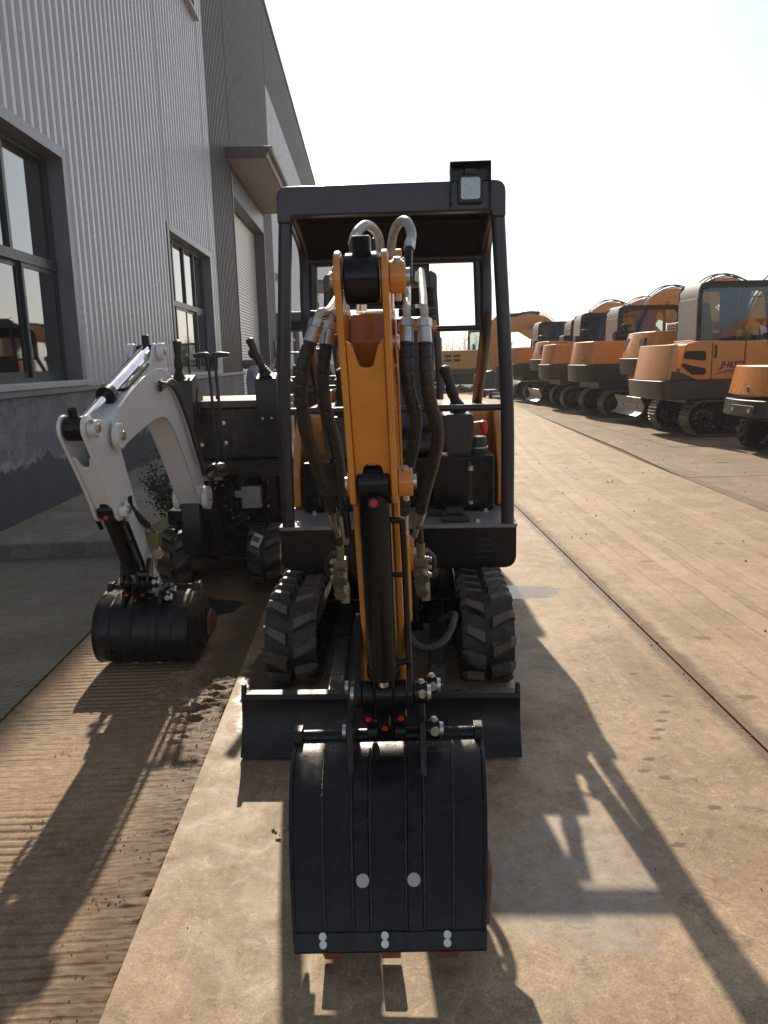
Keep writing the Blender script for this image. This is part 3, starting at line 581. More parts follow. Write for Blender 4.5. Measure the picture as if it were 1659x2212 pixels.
    b = MB(); b.cyl(PF(*P, .0795*ka), PF(*P, .118*ka), .031*ka, n=16); W(b, 'pin_boss', BLACK, lk, .003)
    b = MB(); b.cyl(PF(D.x, D.y, .112*ka), PF(D.x, D.y, .150*ka), .028*ka, n=16); W(b, 'pin_boss', BLACK, lk, .003)
    b = MB(); b.cyl(PF(*Lk, .112*ka), PF(*Lk, .150*ka), .028*ka, n=16); W(b, 'pin_boss', BLACK, lk, .003)
    for q in (Pv, D, Lv):
        o1 = .118 if q is Pv else .1505
        b = MB(); b.cyl(PF(q.x, q.y, o1*ka), PF(q.x, q.y, (o1+.010)*ka), .022*ka, .019*ka, n=16); W(b, 'pin_end', ZINC, lk)
        b = MB(); b.cyl(PF(q.x, q.y, -(o1-.035)*ka), PF(q.x, q.y, -(o1-.025)*ka), .020*ka, n=16); W(b, 'pin_end', ZINC, lk)
        b = MB(); bolt(b, PF(q.x+.026*ka, q.y+.006, (o1-.014)*ka), fwd, .010, .009); W(b, 'pin_bolt', ZINC, lk)
        b = MB(); bolt(b, PF(q.x, q.y+.028*ka, (o1-.016)*ka), (0, 0, 1), .008, .009); W(b, 'pin_bolt', ZINC, lk)
    for o_, dz in ((-.044, -.035), (.044, -.035), (0, -.062)):
        b = MB(); p0 = PF(P[0]+.01, P[1]+dz, o_*ka); b.cyl(p0, p0+fwd*.040*ka-V((0, 0, .016)), .017*ka, n=14); W(b, 'grease_cup', BLACK, lk, .002)
        b = MB(); b.cyl(p0+fwd*.036*ka-V((0, 0, .014)), p0+fwd*.043*ka-V((0, 0, .0175)), .009*ka, n=8); W(b, 'grease_plug', RED, lk)
    # bucket
    LF = PF; PF = lambda s, z, o: LF(s, z, o*(1-tp*(1-min(1, max(0, z/zt)))))
    pr = catmull([(s, z, 0) for s, z in prof], 5); inn = []; cen = sum([*pr]+[V((q[0], q[1], 0)) for q in mouth]*6, V((0, 0, 0)))/(len(pr)+6*len(mouth))
    for i, p in enumerate(pr):
        t = (pr[min(i+1, len(pr)-1)]-pr[max(i-1, 0)]).normalized(); q = V((t.y, -t.x, 0)); inn.append(p-q*.012 if (p-cen).dot(q) > 0 else p+q*.012)
    h = bw/2
    b = MB(); vs = []
    for o_ in (-h, h): vs += [PF(p.x, p.y, o_) for p in pr]+[PF(p.x, p.y, o_) for p in inn]
    k = len(pr); fs = []
    for i in range(k-1): fs += [(i, i+1, 2*k+i+1, 2*k+i), (k+i, 3*k+i, 3*k+i+1, k+i+1), (i, k+i, k+i+1, i+1), (2*k+i, 2*k+i+1, 3*k+i+1, 3*k+i)]
    fs += [(0, 2*k, 3*k, k), (k-1, 2*k-1, 4*k-1, 3*k-1)]; b.add(vs, fs); bk = W(b, 'bucket', SATIN, None, 0, 30)
    sp_ = [(p.x+(p.x-cen.x)*.02, p.y+(p.y-cen.y)*.02) for p in pr]+[tuple(q) for q in mouth]
    for sx in (-1, 1):
        b = MB(); b.prism(sp_, sx*(h+.001), sx*(h+.013), PF); W(b, 'side_plate', SATIN, bk, .003)
    top = pr[0]; b = MB(); b.cyl(PF(top.x-.012, top.y-.002, -h), PF(top.x-.012, top.y-.002, h), .022*ka, n=16)
    for sx in (-1, 1): b.prism(rpoly([(top.x-.045, top.y-.05, .0), (top.x+.03, top.y-.04, .0), (top.x+.022, top.y+.03, .015), (top.x-.04, top.y+.03, .015)]), sx*(h-.012), sx*(h+.016), PF)
    W(b, 'top_tube', SATIN, bk, .003)
    def strip(o0, o1, i0, i1, th, nm):
        b = MB(); vs = []
        for i in range(i0, i1):
            p = pr[i]; q = (p-inn[i]).normalized()
            vs += [PF(p.x+q.x*a, p.y+q.y*a, o_) for o_, a in ((o0, -.002), (o0+.003, th), (o1-.003, th), (o1, -.002))]
        m_ = i1-i0; b.add(vs, [(i*4+j, i*4+j+1, i*4+5+j, i*4+4+j) for i in range(m_-1) for j in range(3)]+[(0, 3, 2, 1), (4*m_-4, 4*m_-3, 4*m_-2, 4*m_-1)])
        return W(b, nm, SATIN, bk, 0, 30)
    for o0 in (-.185, .10): strip(o0*bw, (o0+.085)*bw, 6, k-3, .006, 'wear_strip')
    rnd = random.Random(3)
    for o0 in (-.345, -.19, -.095, .095, .19, .345):
        b = MB(); path = [PF(pr[i].x+(pr[i]-inn[i]).normalized().x*.003, pr[i].y+(pr[i]-inn[i]).normalized().y*.003, o0*bw+rnd.uniform(-.0006, .0006)) for i in range(4, k-2)]
        path = catmull(path, 3); b.tube(path, lambda t: .0036+.0014*noise.noise((t*110, o0*9, 0)), 6); W(b, 'weld_bead', WELD, bk)
    for sx in (-1, 1):                                 # ears
        b = MB(); s3 = pr[9]
        b.prism(rpoly([(D.x-.035*ka, D.y+.034*ka, .03), (Lk[0]+.03*ka, Lk[1]+.045*ka, .03), (Lk[0]+.055*ka, Lk[1]-.02*ka, .03), (s3.x+.015, s3.y-.02, .01), (s3.x-.02, s3.y-.04, .0), (top.x-.03, top.y-.03, 0)]), sx*.093*ka, sx*.111*ka, PF); W(b, 'ear', SATIN, bk, .003)
    for o_ in (-.135, .135):
        i = int(k*.64); p = pr[i]; q = (p-inn[i]).normalized(); b = MB(); b.cyl(PF(p.x-q.x*.004, p.y-q.y*.004, o_*bw), PF(p.x+q.x*.0085, p.y+q.y*.0085, o_*bw), .0165, n=20); W(b, 'drain_disc', PALE, bk)  # solid pale discs where drain holes would show bright ground
    lp = pr[-1]; lq = (pr[-1]-pr[-3]).normalized(); ln = (pr[-1]-inn[-1]).normalized()
    b = MB(); b.prism([(lp.x-lq.x*.030+ln.x*.010, lp.y-lq.y*.030+ln.y*.010), (lp.x+lq.x*.014+ln.x*.008, lp.y+lq.y*.014+ln.y*.008), (lp.x+lq.x*.018-ln.x*.004, lp.y+lq.y*.018-ln.y*.004), (lp.x-lq.x*.030-ln.x*.012, lp.y-lq.y*.030-ln.y*.012)], -h-.012, h+.014, PF); W(b, 'cutting_edge', SATIN, bk, .003)
    for o_ in (-.335, .0, .335):
        tv = V((*tooth, 0)) if tooth else lq*.07; tq = tv.normalized(); tn = V((-tq.y, tq.x, 0)); tl = tv.length
        b = MB(); b.prism([((lp+tq*a+tn*c_).x, (lp+tq*a+tn*c_).y) for a, c_ in ((.018, -.006), (tl*.5, -.006), (tl, -.008), (tl, -.014), (tl*.5, -.036), (.018, -.038))], o_*bw-.030, o_*bw+.030, PF); W(b, 'tooth', TOOTH, bk, .004)
        b = MB()
        for a in (-.022, -.004):
            pp = PF(lp.x+lq.x*a+ln.x*.0095, lp.y+lq.y*a+ln.y*.0095, o_*bw-.012); b.cyl(pp, pp+(PF(ln.x, ln.y, 0)-PF(0, 0, 0))*.004, .0095, n=12)
        W(b, 'edge_bolt', ZINC, bk)
    for sx in (1,):
        b = MB(); b.prism([tuple(q) for q in cutter], sx*(h+.0135), sx*(h+.033), PF); cu = W(b, 'side_cutter', TOOTH, bk, .004)
    return arm
def joystick(root, base, tip, name='joystick'):
    base = V(base); tip = V(tip); d = tip-base; L = d.length
    b = MB(); prof = []
    for i in range(5): r0 = .047-.006*i; prof += [(r0, .016*i), (r0+.004, .016*i+.007), (r0-.003, .016*i+.013)]
    prof.append((.014, .085)); b.lathe(prof, base, d, 18); j = b.build(name, HOSE, root)
    b = MB(); q = d.normalized(); side = V((0, -1, .2)).normalized()
    P = [base+q*.07, base+q*.10, base+q*(L*.52), base+q*(L*.62)+side*.006, base+q*(L*.85)+side*.004, base+q*L-side*.002, base+q*(L+.010)-side*.004]
    rr = [.022, .029, .028, .022, .0255, .029, .014]; Ls = [0]
    for i in range(1, 7): Ls.append(Ls[-1]+(P[i]-P[i-1]).length)
    def rad(t):
        for i in range(6):
            if t <= Ls[i+1]+1e-6: f = (t-Ls[i])/max(1e-6, Ls[i+1]-Ls[i]); return rr[i]*(1-f)+rr[i+1]*f
        return rr[-1]
    b.tube(P, rad, 14, 5); b.build('grip', PLASTIC, j); return j
# ------------------------------------------------------------------ hoses
def hose_r(r, pit=.036):
    return lambda t: r*(1-.16*max(0, 1-abs((t/pit) % 1-.5)/.12))
def dense(pts, step=.0025):
    P = catmull(pts, 12); out = [P[0]]
    for a, b in zip(P, P[1:]):
        k = max(1, int((b-a).length/step)); out += [a+(b-a)*(i+1)/k for i in range(k)]
    return out
# ------------------------------------------------------------------ the canopied mini excavator in front
def canopied(name, loc, rz, paint, label, group=None):
    rt = empty(name, loc, rz, label, 'excavator', group); ox = .045
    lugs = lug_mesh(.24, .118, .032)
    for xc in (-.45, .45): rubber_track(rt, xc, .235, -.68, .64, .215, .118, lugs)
    b = MB(); b.b2((-.34, -.36, .16), (.34, .40, .30)); b.b2((-.16, -.50, .17), (.16, -.361, .29)); b.cyl((0, 0, .30), (0, 0, .45), .26, n=28); b.build('undercarriage', BLACK, rt, .01)
    # blade
    b = MB(); pf = [(-1.425, .010), (-1.468, .012), (-1.440, .05), (-1.412, .10), (-1.396, .16), (-1.392, .205), (-1.400, .222), (-1.392, .240), (-1.345, .240), (-1.345, .215), (-1.374, .205), (-1.378, .16), (-1.394, .10), (-1.418, .05)]
    b.prism(pf, -.56, .52, YZ); bl = b.build('blade', SATIN, rt, .004)
    for sx in (-1, 1):
        b = MB(); b.prism(rpoly([(-1.39, .241, 0), (-1.345, .241, 0), (-1.35, .272, .012), (-1.38, .272, .012)]), sx*.525-.02, sx*.54-.02, YZ); b.build('end_tab', SATIN, bl, .002)
        b = MB(); b.add([V((sx*x, y, z)) for x, y, z in ((.165, -1.372, .08), (.235, -1.372, .08), (.235, -1.368, .195), (.165, -1.368, .195), (.195, -.42, .20), (.26, -.42, .20), (.26, -.42, .30), (.195, -.42, .30))], [(0, 1, 2, 3), (4, 5, 6, 7), (0, 1, 5, 4), (1, 2, 6, 5), (2, 3, 7, 6), (3, 0, 4, 7)])
        b.prism([(sx*.16, -1.37), (sx*.10, -1.37), (sx*.168, -1.29)], .12, .18, XY); b.prism([(sx*.24, -1.37), (sx*.30, -1.37), (sx*.238, -1.29)], .12, .18, XY); b.build('blade_arm', SATIN, bl, .006)
    # upper frame
    b = MB(); b.b2((ox-.48, -.64, .62), (ox+.48, .70, .735)); b.b2((ox-.30, -.30, .45), (ox+.30, .60, .579)); b.build('upper_frame', BLACK, rt, .01)
    b = MB(); b.prism(rpoly([(ox-.545, .738, .004), (ox-.545, .548, .06), (ox+.545, .548, .06), (ox+.545, .738, .004)], 6), -.70, -.642, XZ)
    b.prism(rpoly([(-.65, .738, 0), (-.65, .62, .03), (-.40, .60, .05), (-.40, .738, 0)], 5), ox+.505, ox+.543, YZ); b.prism(rpoly([(-.65, .738, 0), (-.65, .62, .03), (-.40, .60, .05), (-.40, .738, 0)], 5), ox-.543, ox-.505, YZ)
    sk = b.build('front_skirt', BLACK, rt, .008)
    for i in range(4):
        w_ = .075 if i in (0, 3) else .10
        b = MB(); b.prism(rpoly([(ox+.36, .690-i*.028, .005), (ox+.36+w_, .690-i*.028, .005), (ox+.36+w_, .678-i*.028, .005), (ox+.36, .678-i*.028, .005)]), -.7015, -.698, XZ); b.build('vent_slot', DARK, sk)
    b = MB(); b.prism(rpoly([(ox-.55, -.71, .02), (ox+.55, -.71, .02), (ox+.55, .70, .02), (ox-.55, .70, .02)]), .739, .757, XY); fl = b.build('floor_plate', GREYP, rt, .004)
    b = MB()
    for x, y in ((-.46, -.655), (.37, -.655), (-.42, -.40), (.17, -.40), (.43, -.40)): b.cyl((ox+x, y, .757), (ox+x, y, .760), .022, n=16); b.cyl((ox+x, y, .760), (ox+x, y, .772), .012, n=6)
    b.build('floor_bolt', ZINC, fl)
    # tail: engine cover with orange cheeks
    b = MB(); pl = [(ox-.50, .03), (ox-.54, .10), (ox-.54, .55), (ox-.44, .74), (ox-.20, .86), (ox+.20, .86), (ox+.44, .74), (ox+.54, .55), (ox+.54, .10), (ox+.50, .03)]
    b.prism(pl, .76, 1.25, XY); tl = b.build('engine_cover', paint, rt, .05, 4)
    for sx in (-1, 1):
        b = MB(); b.prism(rpoly([(-.26, .76, .02), (.06, .76, 0), (.06, 1.24, .0), (-.02, 1.235, .08), (-.16, 1.10, .15), (-.25, .95, .12)], 6), ox+sx*.503, ox+sx*.545, YZ); b.build('side_cheek', paint, rt, .012, 3)
    b = MB(); b.prism(rpoly([(-.26, .76, 0), (.0, .76, 0), (.0, 1.235, .0), (-.02, 1.22, .06)]), 0, .01, YZ)
    # boxes beside the seat
    b = MB(); b.b2((ox+.17, -.40, .765), (ox+.475, -.05, 1.035)); tb = b.build('oil_tank', BLACK, rt, .014, 3)
    b = MB(); b.lathe([(.056, 0), (.056, .018), (.05, .020), (.05, .07), (.046, .078), (.03, .08)], (ox+.40, -.25, 1.036), (0, 0, 1), 22); b.build('filler_cap', PLASTIC, tb)
    b = MB(); b.lathe([(.057, 0), (.057, .006)], (ox+.40, -.25, 1.057), (0, 0, 1), 22); b.build('cap_band', ZINC, tb)
    b = MB(); b.tube([(ox+.355, -.41, .80), (ox+.355, -.425, .82), (ox+.355, -.425, .98), (ox+.35, -.405, 1.0)], .009, 8, 4); b.build('level_gauge', WRAP, tb)
    b = MB(); b.cyl((ox+.355, -.425, .965), (ox+.355, -.425, .985), .014); b.cyl((ox+.355, -.425, .80), (ox+.355, -.425, .815), .014); b.build('gauge_clip', ZINC, tb)
    b = MB(); b.b2((ox-.475, -.38, .765), (ox-.20, -.02, 1.01)); lb = b.build('battery_box', BLACK, rt, .012, 3)
    b = MB(); b.b2((ox-.36, -.20, 1.011), (ox-.22, -.04, 1.16)); b.cyl((ox-.43, -.25, 1.01), (ox-.43, -.25, 1.05), .02); b.tube([(ox-.40, -.30, .98), (ox-.40, -.40, .95), (ox-.39, -.41, .80)], .008, 8, 4); b.build('valve_box', PLASTIC, lb, .008)
    b = MB(); b.b2((ox-.17, -.28, .765), (ox+.16, .0, 1.02)); sb = b.build('seat_box', BLACK, rt, .01)
    b = MB(); b.prism(rpoly([(-.34, 1.04, .03), (-.06, 1.03, .02), (-.02, 1.70, .05), (-.10, 1.72, .05), (-.15, 1.14, .05), (-.34, 1.12, .04)], 5), ox-.19, ox+.19, YZ); b.build('seat', PLASTIC, rt, .02, 3)
    # consoles
    for sx, nm in ((1, 'r'), (-1, 'l')):
        cx = ox+.30*sx
        b = MB(); b.prism(rpoly([(cx-.078, 1.235, .02), (cx+.078, 1.235, .02), (cx+.066, 1.035, .02), (cx-.052, 1.035, .02)], 4), -.36, -.10, XZ); cn = b.build('console', NAVY, rt, .012, 3)
        b = MB(); b.prism(rpoly([(cx-.080, 1.170, .01), (cx+.080, 1.172, .01), (cx+.068, 1.03, .02), (cx-.056, 1.03, .02)], 4), -.366, -.09, XZ)
        for v_ in b.v: v_ += V((noise.noise(v_*25)*.004, noise.noise(v_*31+V((5, 0, 0)))*.005, 0))
        b.build('plastic_wrap', WRAP, cn)
        joystick(rt, (cx+.012, -.235, 1.237), (cx-.065 if sx > 0 else cx+.03, -.30, 1.46))
    b = MB(); b.tube([(ox+.375, -.30, 1.185), (ox+.415, -.31, 1.19)], .006, 8); lv = b.build('lock_lever', ZINC, rt)
    b = MB(); b.lathe([(.006, 0), (.018, .008), (.020, .03), (.018, .055), (.008, .068)], (ox+.425, -.315, 1.20), (.1, -.05, -1), 14); b.build('red_knob', RED, lv)
    b = MB(); b.lathe([(.0, -.002), (.02, 0)], (ox+.4, -.3, 1.2), (0, 0, 1), 6)
    # pedal
    b = MB(); b.prism([(ox+.20, -.668), (ox+.335, -.668), (ox+.305, -.58), (ox+.228, -.58)], .76, .785, XY); b.box((ox+.265, -.585, .80), (.085, .05, .03)); b.box((ox+.18, -.50, .775), (.07, .05, .03)); b.build('pedal', PLASTIC, rt, .005)
    # canopy
    b = MB(); b.tube([(ox-.505, -.685, .757), (ox-.50, -.685, 1.3), (ox-.465, -.685, 1.95), (ox-.455, -.685, 2.12)], .030, 16, 4); cp = b.build('canopy', NAVY, rt)
    b = MB(); b.tube([(ox+.505, -.685, .757), (ox+.50, -.685, 1.3), (ox+.465, -.685, 1.95), (ox+.455, -.685, 2.12)], .030, 16, 4); b.build('front_post', NAVY, cp)
    b = MB(); b.prism(rpoly([(ox-.486, 2.085, .0), (ox-.486, 2.235, .05), (ox+.486, 2.235, .05), (ox+.486, 2.085, .0), (ox+.428, 2.085, .02), (ox+.422, 2.112, .012), (ox-.422, 2.112, .012), (ox-.428, 2.085, .02)], 6), -.722, -.655, XZ); b.build('front_beam', NAVY, cp, .018, 4)
    for sx in (-1, 1):
        b = MB(); b.tube([(ox+sx*.455, -.66, 2.165), (ox+sx*.455, -.40, 2.13), (ox+sx*.455, -.17, 2.07), (ox+sx*.455, -.10, 1.99), (ox+sx*.46, -.09, 1.86), (ox+sx*.46, -.08, 1.67), (ox+sx*.46, .10, 1.50), (ox+sx*.45, .42, 1.22)], .030, 14, 6); b.build('rear_post', NAVY, cp)
        b = MB(); b.tube([(ox+sx*.412, -.10, 2.01), (ox+sx*.425, -.085, 1.66)], .020, 12); b.build('brace_tube', NAVY, cp)
    for z, y, r_, hw in ((2.0, -.10, .026, .44), (1.655, -.08, .015, .46)):
        b = MB(); b.tube([(ox-hw, y, z), (ox+hw, y, z)], r_, 12); b.build('rear_bar', NAVY, cp)
    b = MB(); b.tube([(ox-.50, -.685, 1.285), (ox+.50, -.685, 1.285)], .015, 12); b.build('guard_bar', NAVY, cp)
    b = MB(); b.add([(ox+x, y, z) for x, y, z in ((-.44, -.656, 2.195), (.44, -.656, 2.195), (.45, -.22, 2.10), (-.45, -.22, 2.10), (-.45, -.085, 1.985), (.45, -.085, 1.985), (-.44, -.656, 2.222), (.44, -.656, 2.222), (.45, -.21, 2.13), (-.45, -.21, 2.13), (-.45, -.065, 2.0), (.45, -.065, 2.0))], [(0, 1, 2, 3), (3, 2, 5, 4), (6, 7, 8, 9), (9, 8, 11, 10), (0, 1, 7, 6), (4, 5, 11, 10), (0, 3, 9, 6), (3, 4, 10, 9), (1, 2, 8, 7), (2, 5, 11, 8)]); rp = b.build('roof_panel', MATTE, cp, .004)
    b = MB(); b.b2((ox-.40, -.42, 2.125), (ox+.40, -.38, 2.15)); b.build('roof_rib', MATTE, rp, .004)
    for sx in (-1, 1): b = MB(); b.cyl((ox+sx*.44, -.62, 2.235), (ox+sx*.44, -.62, 2.252), .014); b.build('roof_bolt', BLACK, rp)
    # work light in its guard
    lx, ly = ox+.335, -.735
    b = MB(); b.b2((lx-.085, ly+.03, 2.120), (lx+.085, ly+.036, 2.300)); b.b2((lx-.085, ly-.035, 2.294), (lx+.085, ly+.029, 2.300))
    for z0, z1 in ((2.120, 2.150), (2.165, 2.185), (2.200, 2.220), (2.235, 2.255), (2.275, 2.293)):
        for sx in (-1, 1): b.b2((lx+sx*.082-.003, ly-.035, z0), (lx+sx*.082+.003, ly+.029, z1))
    for sx in (-1, 1): b.b2((lx+sx*.082-.003, ly-.035, 2.1201), (lx+sx*.082+.003, ly-.02, 2.293))
    wl = b.build('work_light', BLACK, rt, .002)
    b = MB(); b.prism(rpoly([(lx-.052, 2.140, .01), (lx+.052, 2.140, .01), (lx+.052, 2.250, .01), (lx-.052, 2.250, .01)]), ly-.02, ly+.03, XZ); b.b2((lx-.025, ly-.01, 2.251), (lx+.025, ly+.02, 2.28)); b.build('lamp_housing', PLASTIC, wl, .006)
    b = MB(); b.prism(rpoly([(lx-.040, 2.153, .012), (lx+.040, 2.153, .012), (lx+.040, 2.238, .012), (lx-.040, 2.238, .012)]), ly-.0245, ly-.0205, XZ); b.build('reflector', SILVER, wl)
    b = MB()
    for i in range(9): b.b2((lx-.039+i*.0088, ly-.0275, 2.155), (lx-.039+i*.0088+.0066, ly-.025, 2.236))
    b.build('lens', LENS, wl, .002)
    UP = Matrix.Translation((-.011, .361, -.129)) @ Matrix.Scale(1.086, 4); done = set()     # upper works scaled up about the camera position: same outline in view, shifted shadows
    def up(o):
        if o.data.name not in done: done.add(o.data.name); o.data.transform(UP)
        for q in o.children: up(q)
    for o in rt.children:
        if o.name.split('.')[0] not in ('track', 'undercarriage', 'blade'): up(o)
    return rt
LENS = glass('lamp lens', (.85, .84, .82), .25)
M0 = (.125, 4.2, 0)
main = canopied('mini_excavator', M0, R(-3.5), ORANGE, 'orange mini excavator with black canopy and work light, its bucket resting on the smooth slab')
psi = R(2.9); Yf = 3.2; Xf = .0935
def FM(s, z, o): return V((Xf-s*math.sin(psi)+o*math.cos(psi)-.018*(z-.3), Yf-s*math.cos(psi)-o*math.sin(psi), z+.018*o))
S = lambda y: (Yf-y)/math.cos(psi)
digging_arm(main, FM, (.0, .70), (1.158, 1.545), (-.31, -.95), 1.0, 1.0, .52, ORANGE, (S(2.0), .605), (S(2.05), .47),
    [(S(y), z) for y, z in ((2.12, .415), (2.04, .405), (1.95, .37), (1.865, .313), (1.79, .245), (1.735, .185), (1.697, .132), (1.672, .092))], .525,
    [(S(1.72), .085), (S(1.98), .20), (S(2.17), .37), (S(2.15), .44)], [(S(1.755), .075), (S(1.745), .10), (S(1.80), .20), (S(1.87), .21), (S(1.89), .15), (S(1.80), .065)], tp=.18, tooth=(-.045, -.088))
def wpart(b, name, m, root, bev=0.):
    o = b.build(name, m, bev=bev); return wparent(o, root)
b = MB(); b.prism(rpoly([(-.10, .40, .03), (.10, .42, .03), (.09, .80, .06), (-.08, .80, .06)]), -.082, .082, FM); sw = wpart(b, 'swing_post', ORANGE, main, .012)
b = MB(); b.prism([(-.95, .34), (-.06, .36), (-.06, .60), (-.95, .56)], -.11, .11, FM); b.cyl(FM(0, .36, 0), FM(0, .86, 0), .045); wpart(b, 'swing_bracket', BLACK, main, .01)
HP = {
 'l1': [(-.149, 2.22, 1.561), (-.172, 2.20, 1.492), (-.182, 2.22, 1.389), (-.177, 2.28, 1.292), (-.158, 2.40, 1.18), (-.141, 2.50, 1.09), (-.128, 2.58, 1.005)],
 'l2': [(-.109, 2.28, 1.555), (-.120, 2.26, 1.477), (-.119, 2.28, 1.371), (-.097, 2.36, 1.254), (-.088, 2.50, 1.104), (-.087, 2.58, .996)],
 'r1': [(.116, 2.20, 1.554), (.112, 2.18, 1.485), (.122, 2.20, 1.408), (.139, 2.24, 1.341), (.137, 2.32, 1.252), (.126, 2.42, 1.169), (.117, 2.50, 1.083), (.115, 2.55, .996)],
 'r2': [(.167, 2.20, 1.553), (.167, 2.18, 1.471), (.180, 2.20, 1.381), (.204, 2.25, 1.298), (.202, 2.35, 1.205), (.186, 2.45, 1.104), (.171, 2.55, 1.002)]}
PIPE = mat('cream oil pipe', (.55, .49, .41), .35, .2, c2=(.48, .43, .36))
hoses = {}
for kname, pts in HP.items():
    b = MB(); b.tube(dense(pts), hose_r(.0195), 12); h = wpart(b, 'hose', HOSE, main); hoses[kname] = h
    up = (V(pts[0])-V(pts[1])).normalized(); p0 = V(pts[0]); b = MB(); b.cyl(p0-up*.008, p0+up*.036, .0205, .0185, n=18); b.cyl(p0+up*.037, p0+up*.060, .022, .021, n=6); p1 = p0+up*.06
    if kname[0] == 'r': nxt = [p1, p1+V((0, .0, .03)), V((p1.x, 2.24, 1.638)), V((p1.x+.006, 2.32, 1.655)), V((p1.x+.012, 2.40, 1.686)), V((p1.x+.028, 2.70, 1.79))]
    else: nxt = [p1, p1+V((.01, .01, .022)), V((p1.x+.024, 2.30, 1.642)), V((p1.x+.034, 2.38, 1.66)), V((p1.x+.05, 2.52, 1.70))]
    o = b.build('hose_fitting', ZINC, h); 
    b = MB(); b.tube(nxt, .0115, 12, 6); b.build('steel_pipe', PIPE, h)
    dn = (V(pts[-1])-V(pts[-2])).normalized(); p0 = V(pts[-1]); b = MB(); b.cyl(p0-dn*.006, p0+dn*.055, .0205, .018, n=18); b.cyl(p0+dn*.056, p0+dn*.085, .019, n=6); b.cyl(p0+dn*.085, p0+dn*.15, .011, n=10); b.build('hose_fitting', ZINC, h)
for xx, ww in ((.156, .11), (-.115, .08)):
    b = MB(); b.box((xx, 2.33, 1.636), (ww, .035, .022)); wpart(b, 'pipe_clamp', BLACK, main, .003)
    b = MB(); b.box((xx, 2.34, 1.598), (ww, .03, .028)); o = wpart(b, 'pipe_bracket', ORANGE, main, .004)
    b = MB(); b.cyl((xx, 2.33, 1.645), (xx, 2.33, 1.658), .012, n=6); wpart(b, 'clamp_bolt', ZINC, main)
for pts, eb in (([(-.029, 2.45, 1.803), (-.026, 2.52, 1.866), (-.013, 2.56, 1.899), (.014, 2.62, 1.927), (.039, 2.70, 1.929), (.058, 2.76, 1.907), (.064, 2.80, 1.86)], -1), ([(.139, 2.45, 1.793), (.145, 2.50, 1.839), (.156, 2.55, 1.888), (.144, 2.60, 1.933), (.125, 2.70, 1.945), (.108, 2.76, 1.921), (.098, 2.80, 1.86)], 1)):
    b = MB(); b.tube([V(p) for p in pts[1:]], .0155, 14, 8); h = wpart(b, 'arched_hose', SLEEVE, main)
    p0, p1 = V(pts[0]), V(pts[1]); b = MB(); b.cyl(p1-(p1-p0)*.15, p1+(V(pts[2])-p1)*.45, .018, n=6); b.build('hose_fitting', ZINC, h)
    b = MB(); b.tube([p1, p0+(p1-p0)*.5, p0-V((0, 0, .02)), p0-V((0, 0, .055)), p0-V((eb*.012, 0, .062)), p0-V((eb*.05, 0, .062))], .012, 10, 4); b.build('elbow_pipe', BLACK, h)
# valve blocks and fittings at the swing post
for sx, px in ((-1, -.112), (1, .185)):
    b = MB(); b.box((px, 2.80, .745), (.05, .06, .085)); b.cyl((px, 2.78, .785), (px, 2.78, .84), .016, n=12); vb = wpart(b, 'valve_block', BRASS, main, .006)
    b = MB(); b.cyl((px, 2.765, .70), (px, 2.70, .672), .030, .024, n=6); b.cyl((px, 2.71, .676), (px, 2.695, .670), .018, n=16); b.cyl((px+.012, 2.77, .69), (px+.014, 2.755, .625), .021, .018, n=8); b.cyl((px, 2.76, .73), (px, 2.725, .715), .026, n=14); b.build('hex_fitting', BRASS, vb, .002)
    b = MB()
    for i in range(3): bolt(b, (px+sx*.028, 2.79, .715+.03*i), (sx, -.2, 0), .009, .012)
    b.build('valve_bolt', ZINC, vb)
    b = MB(); b.tube([(px, 2.78, .84), (px-.005*sx, 2.74, .90), (px-.01*sx, 2.68, .94)], .012, 10, 5); b.tube([(px+sx*.02, 2.82, .80), (px+sx*.05, 2.84, .76), (px+sx*.04, 2.88, .70), (px+sx*.0, 2.93, .68)], .014, 10, 6); b.build('short_hose', HOSE, vb)
b = MB(); b.tube([(.30, 3.3, .36), (.36, 3.25, .40), (.30, 3.1, .34), (.20, 3.05, .33), (.12, 3.12, .40)], .016, 10, 8); wpart(b, 'short_hose', HOSE, main)
# two more of the same kind further down the slab
def second(src, loc, rz, label, name=None, group=None):
    c = copy_tree(src); c.location = loc; c.rotation_euler = (0, 0, rz); c['label'] = label; return c
back = second(main, (.14, 7.9, 0), R(-2.5), 'orange mini excavator with black canopy, parked right behind the front one')
# ------------------------------------------------------------------ teal mini excavator (plain repaint of the same build)
teal = second(main, (-.92, 13.2, 0), R(2), 'teal mini excavator with black canopy, parked beside the factory wall')
def repaint(o, a, b_):
    for ch in o.children:
        if ch.data and ch.data.materials and ch.data.materials[0] == a:
            ch.data = ch.data.copy(); ch.data.materials[0] = b_
        repaint(ch, a, b_)
repaint(teal, ORANGE, TEAL)
# ------------------------------------------------------------------ white machine without canopy
wr = empty('mini_excavator', (-1.02, 5.9, 0), 0, 'unfinished mini excavator with white boom and bare black chassis, no canopy or seat', 'excavator')
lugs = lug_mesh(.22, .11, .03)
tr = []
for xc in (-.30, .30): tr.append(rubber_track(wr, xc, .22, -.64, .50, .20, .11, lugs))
b = MB(); b.b2((-.20, -.50, .14), (.20, .4, .26)); b.b2((-.19, -.86, .15), (.19, -.80, .24)); b.cyl((0, -.1, .26), (0, -.1, .40), .2, n=24); b.build('undercarriage', BLACK, wr, .01)
b = MB(); b.b2((-.40, -.50, .40), (.44, .55, .50)); ch = b.build('chassis_plate', BLACK, wr, .01)
b = MB()
for x in (-.14, .12, .33): b.b2((x, -.60, .50), (x+.05, -.55, .74))
b.b2((-.22, -.61, .74), (.44, -.545, .80)); b.build('lower_frame', BLACK, wr, .006)
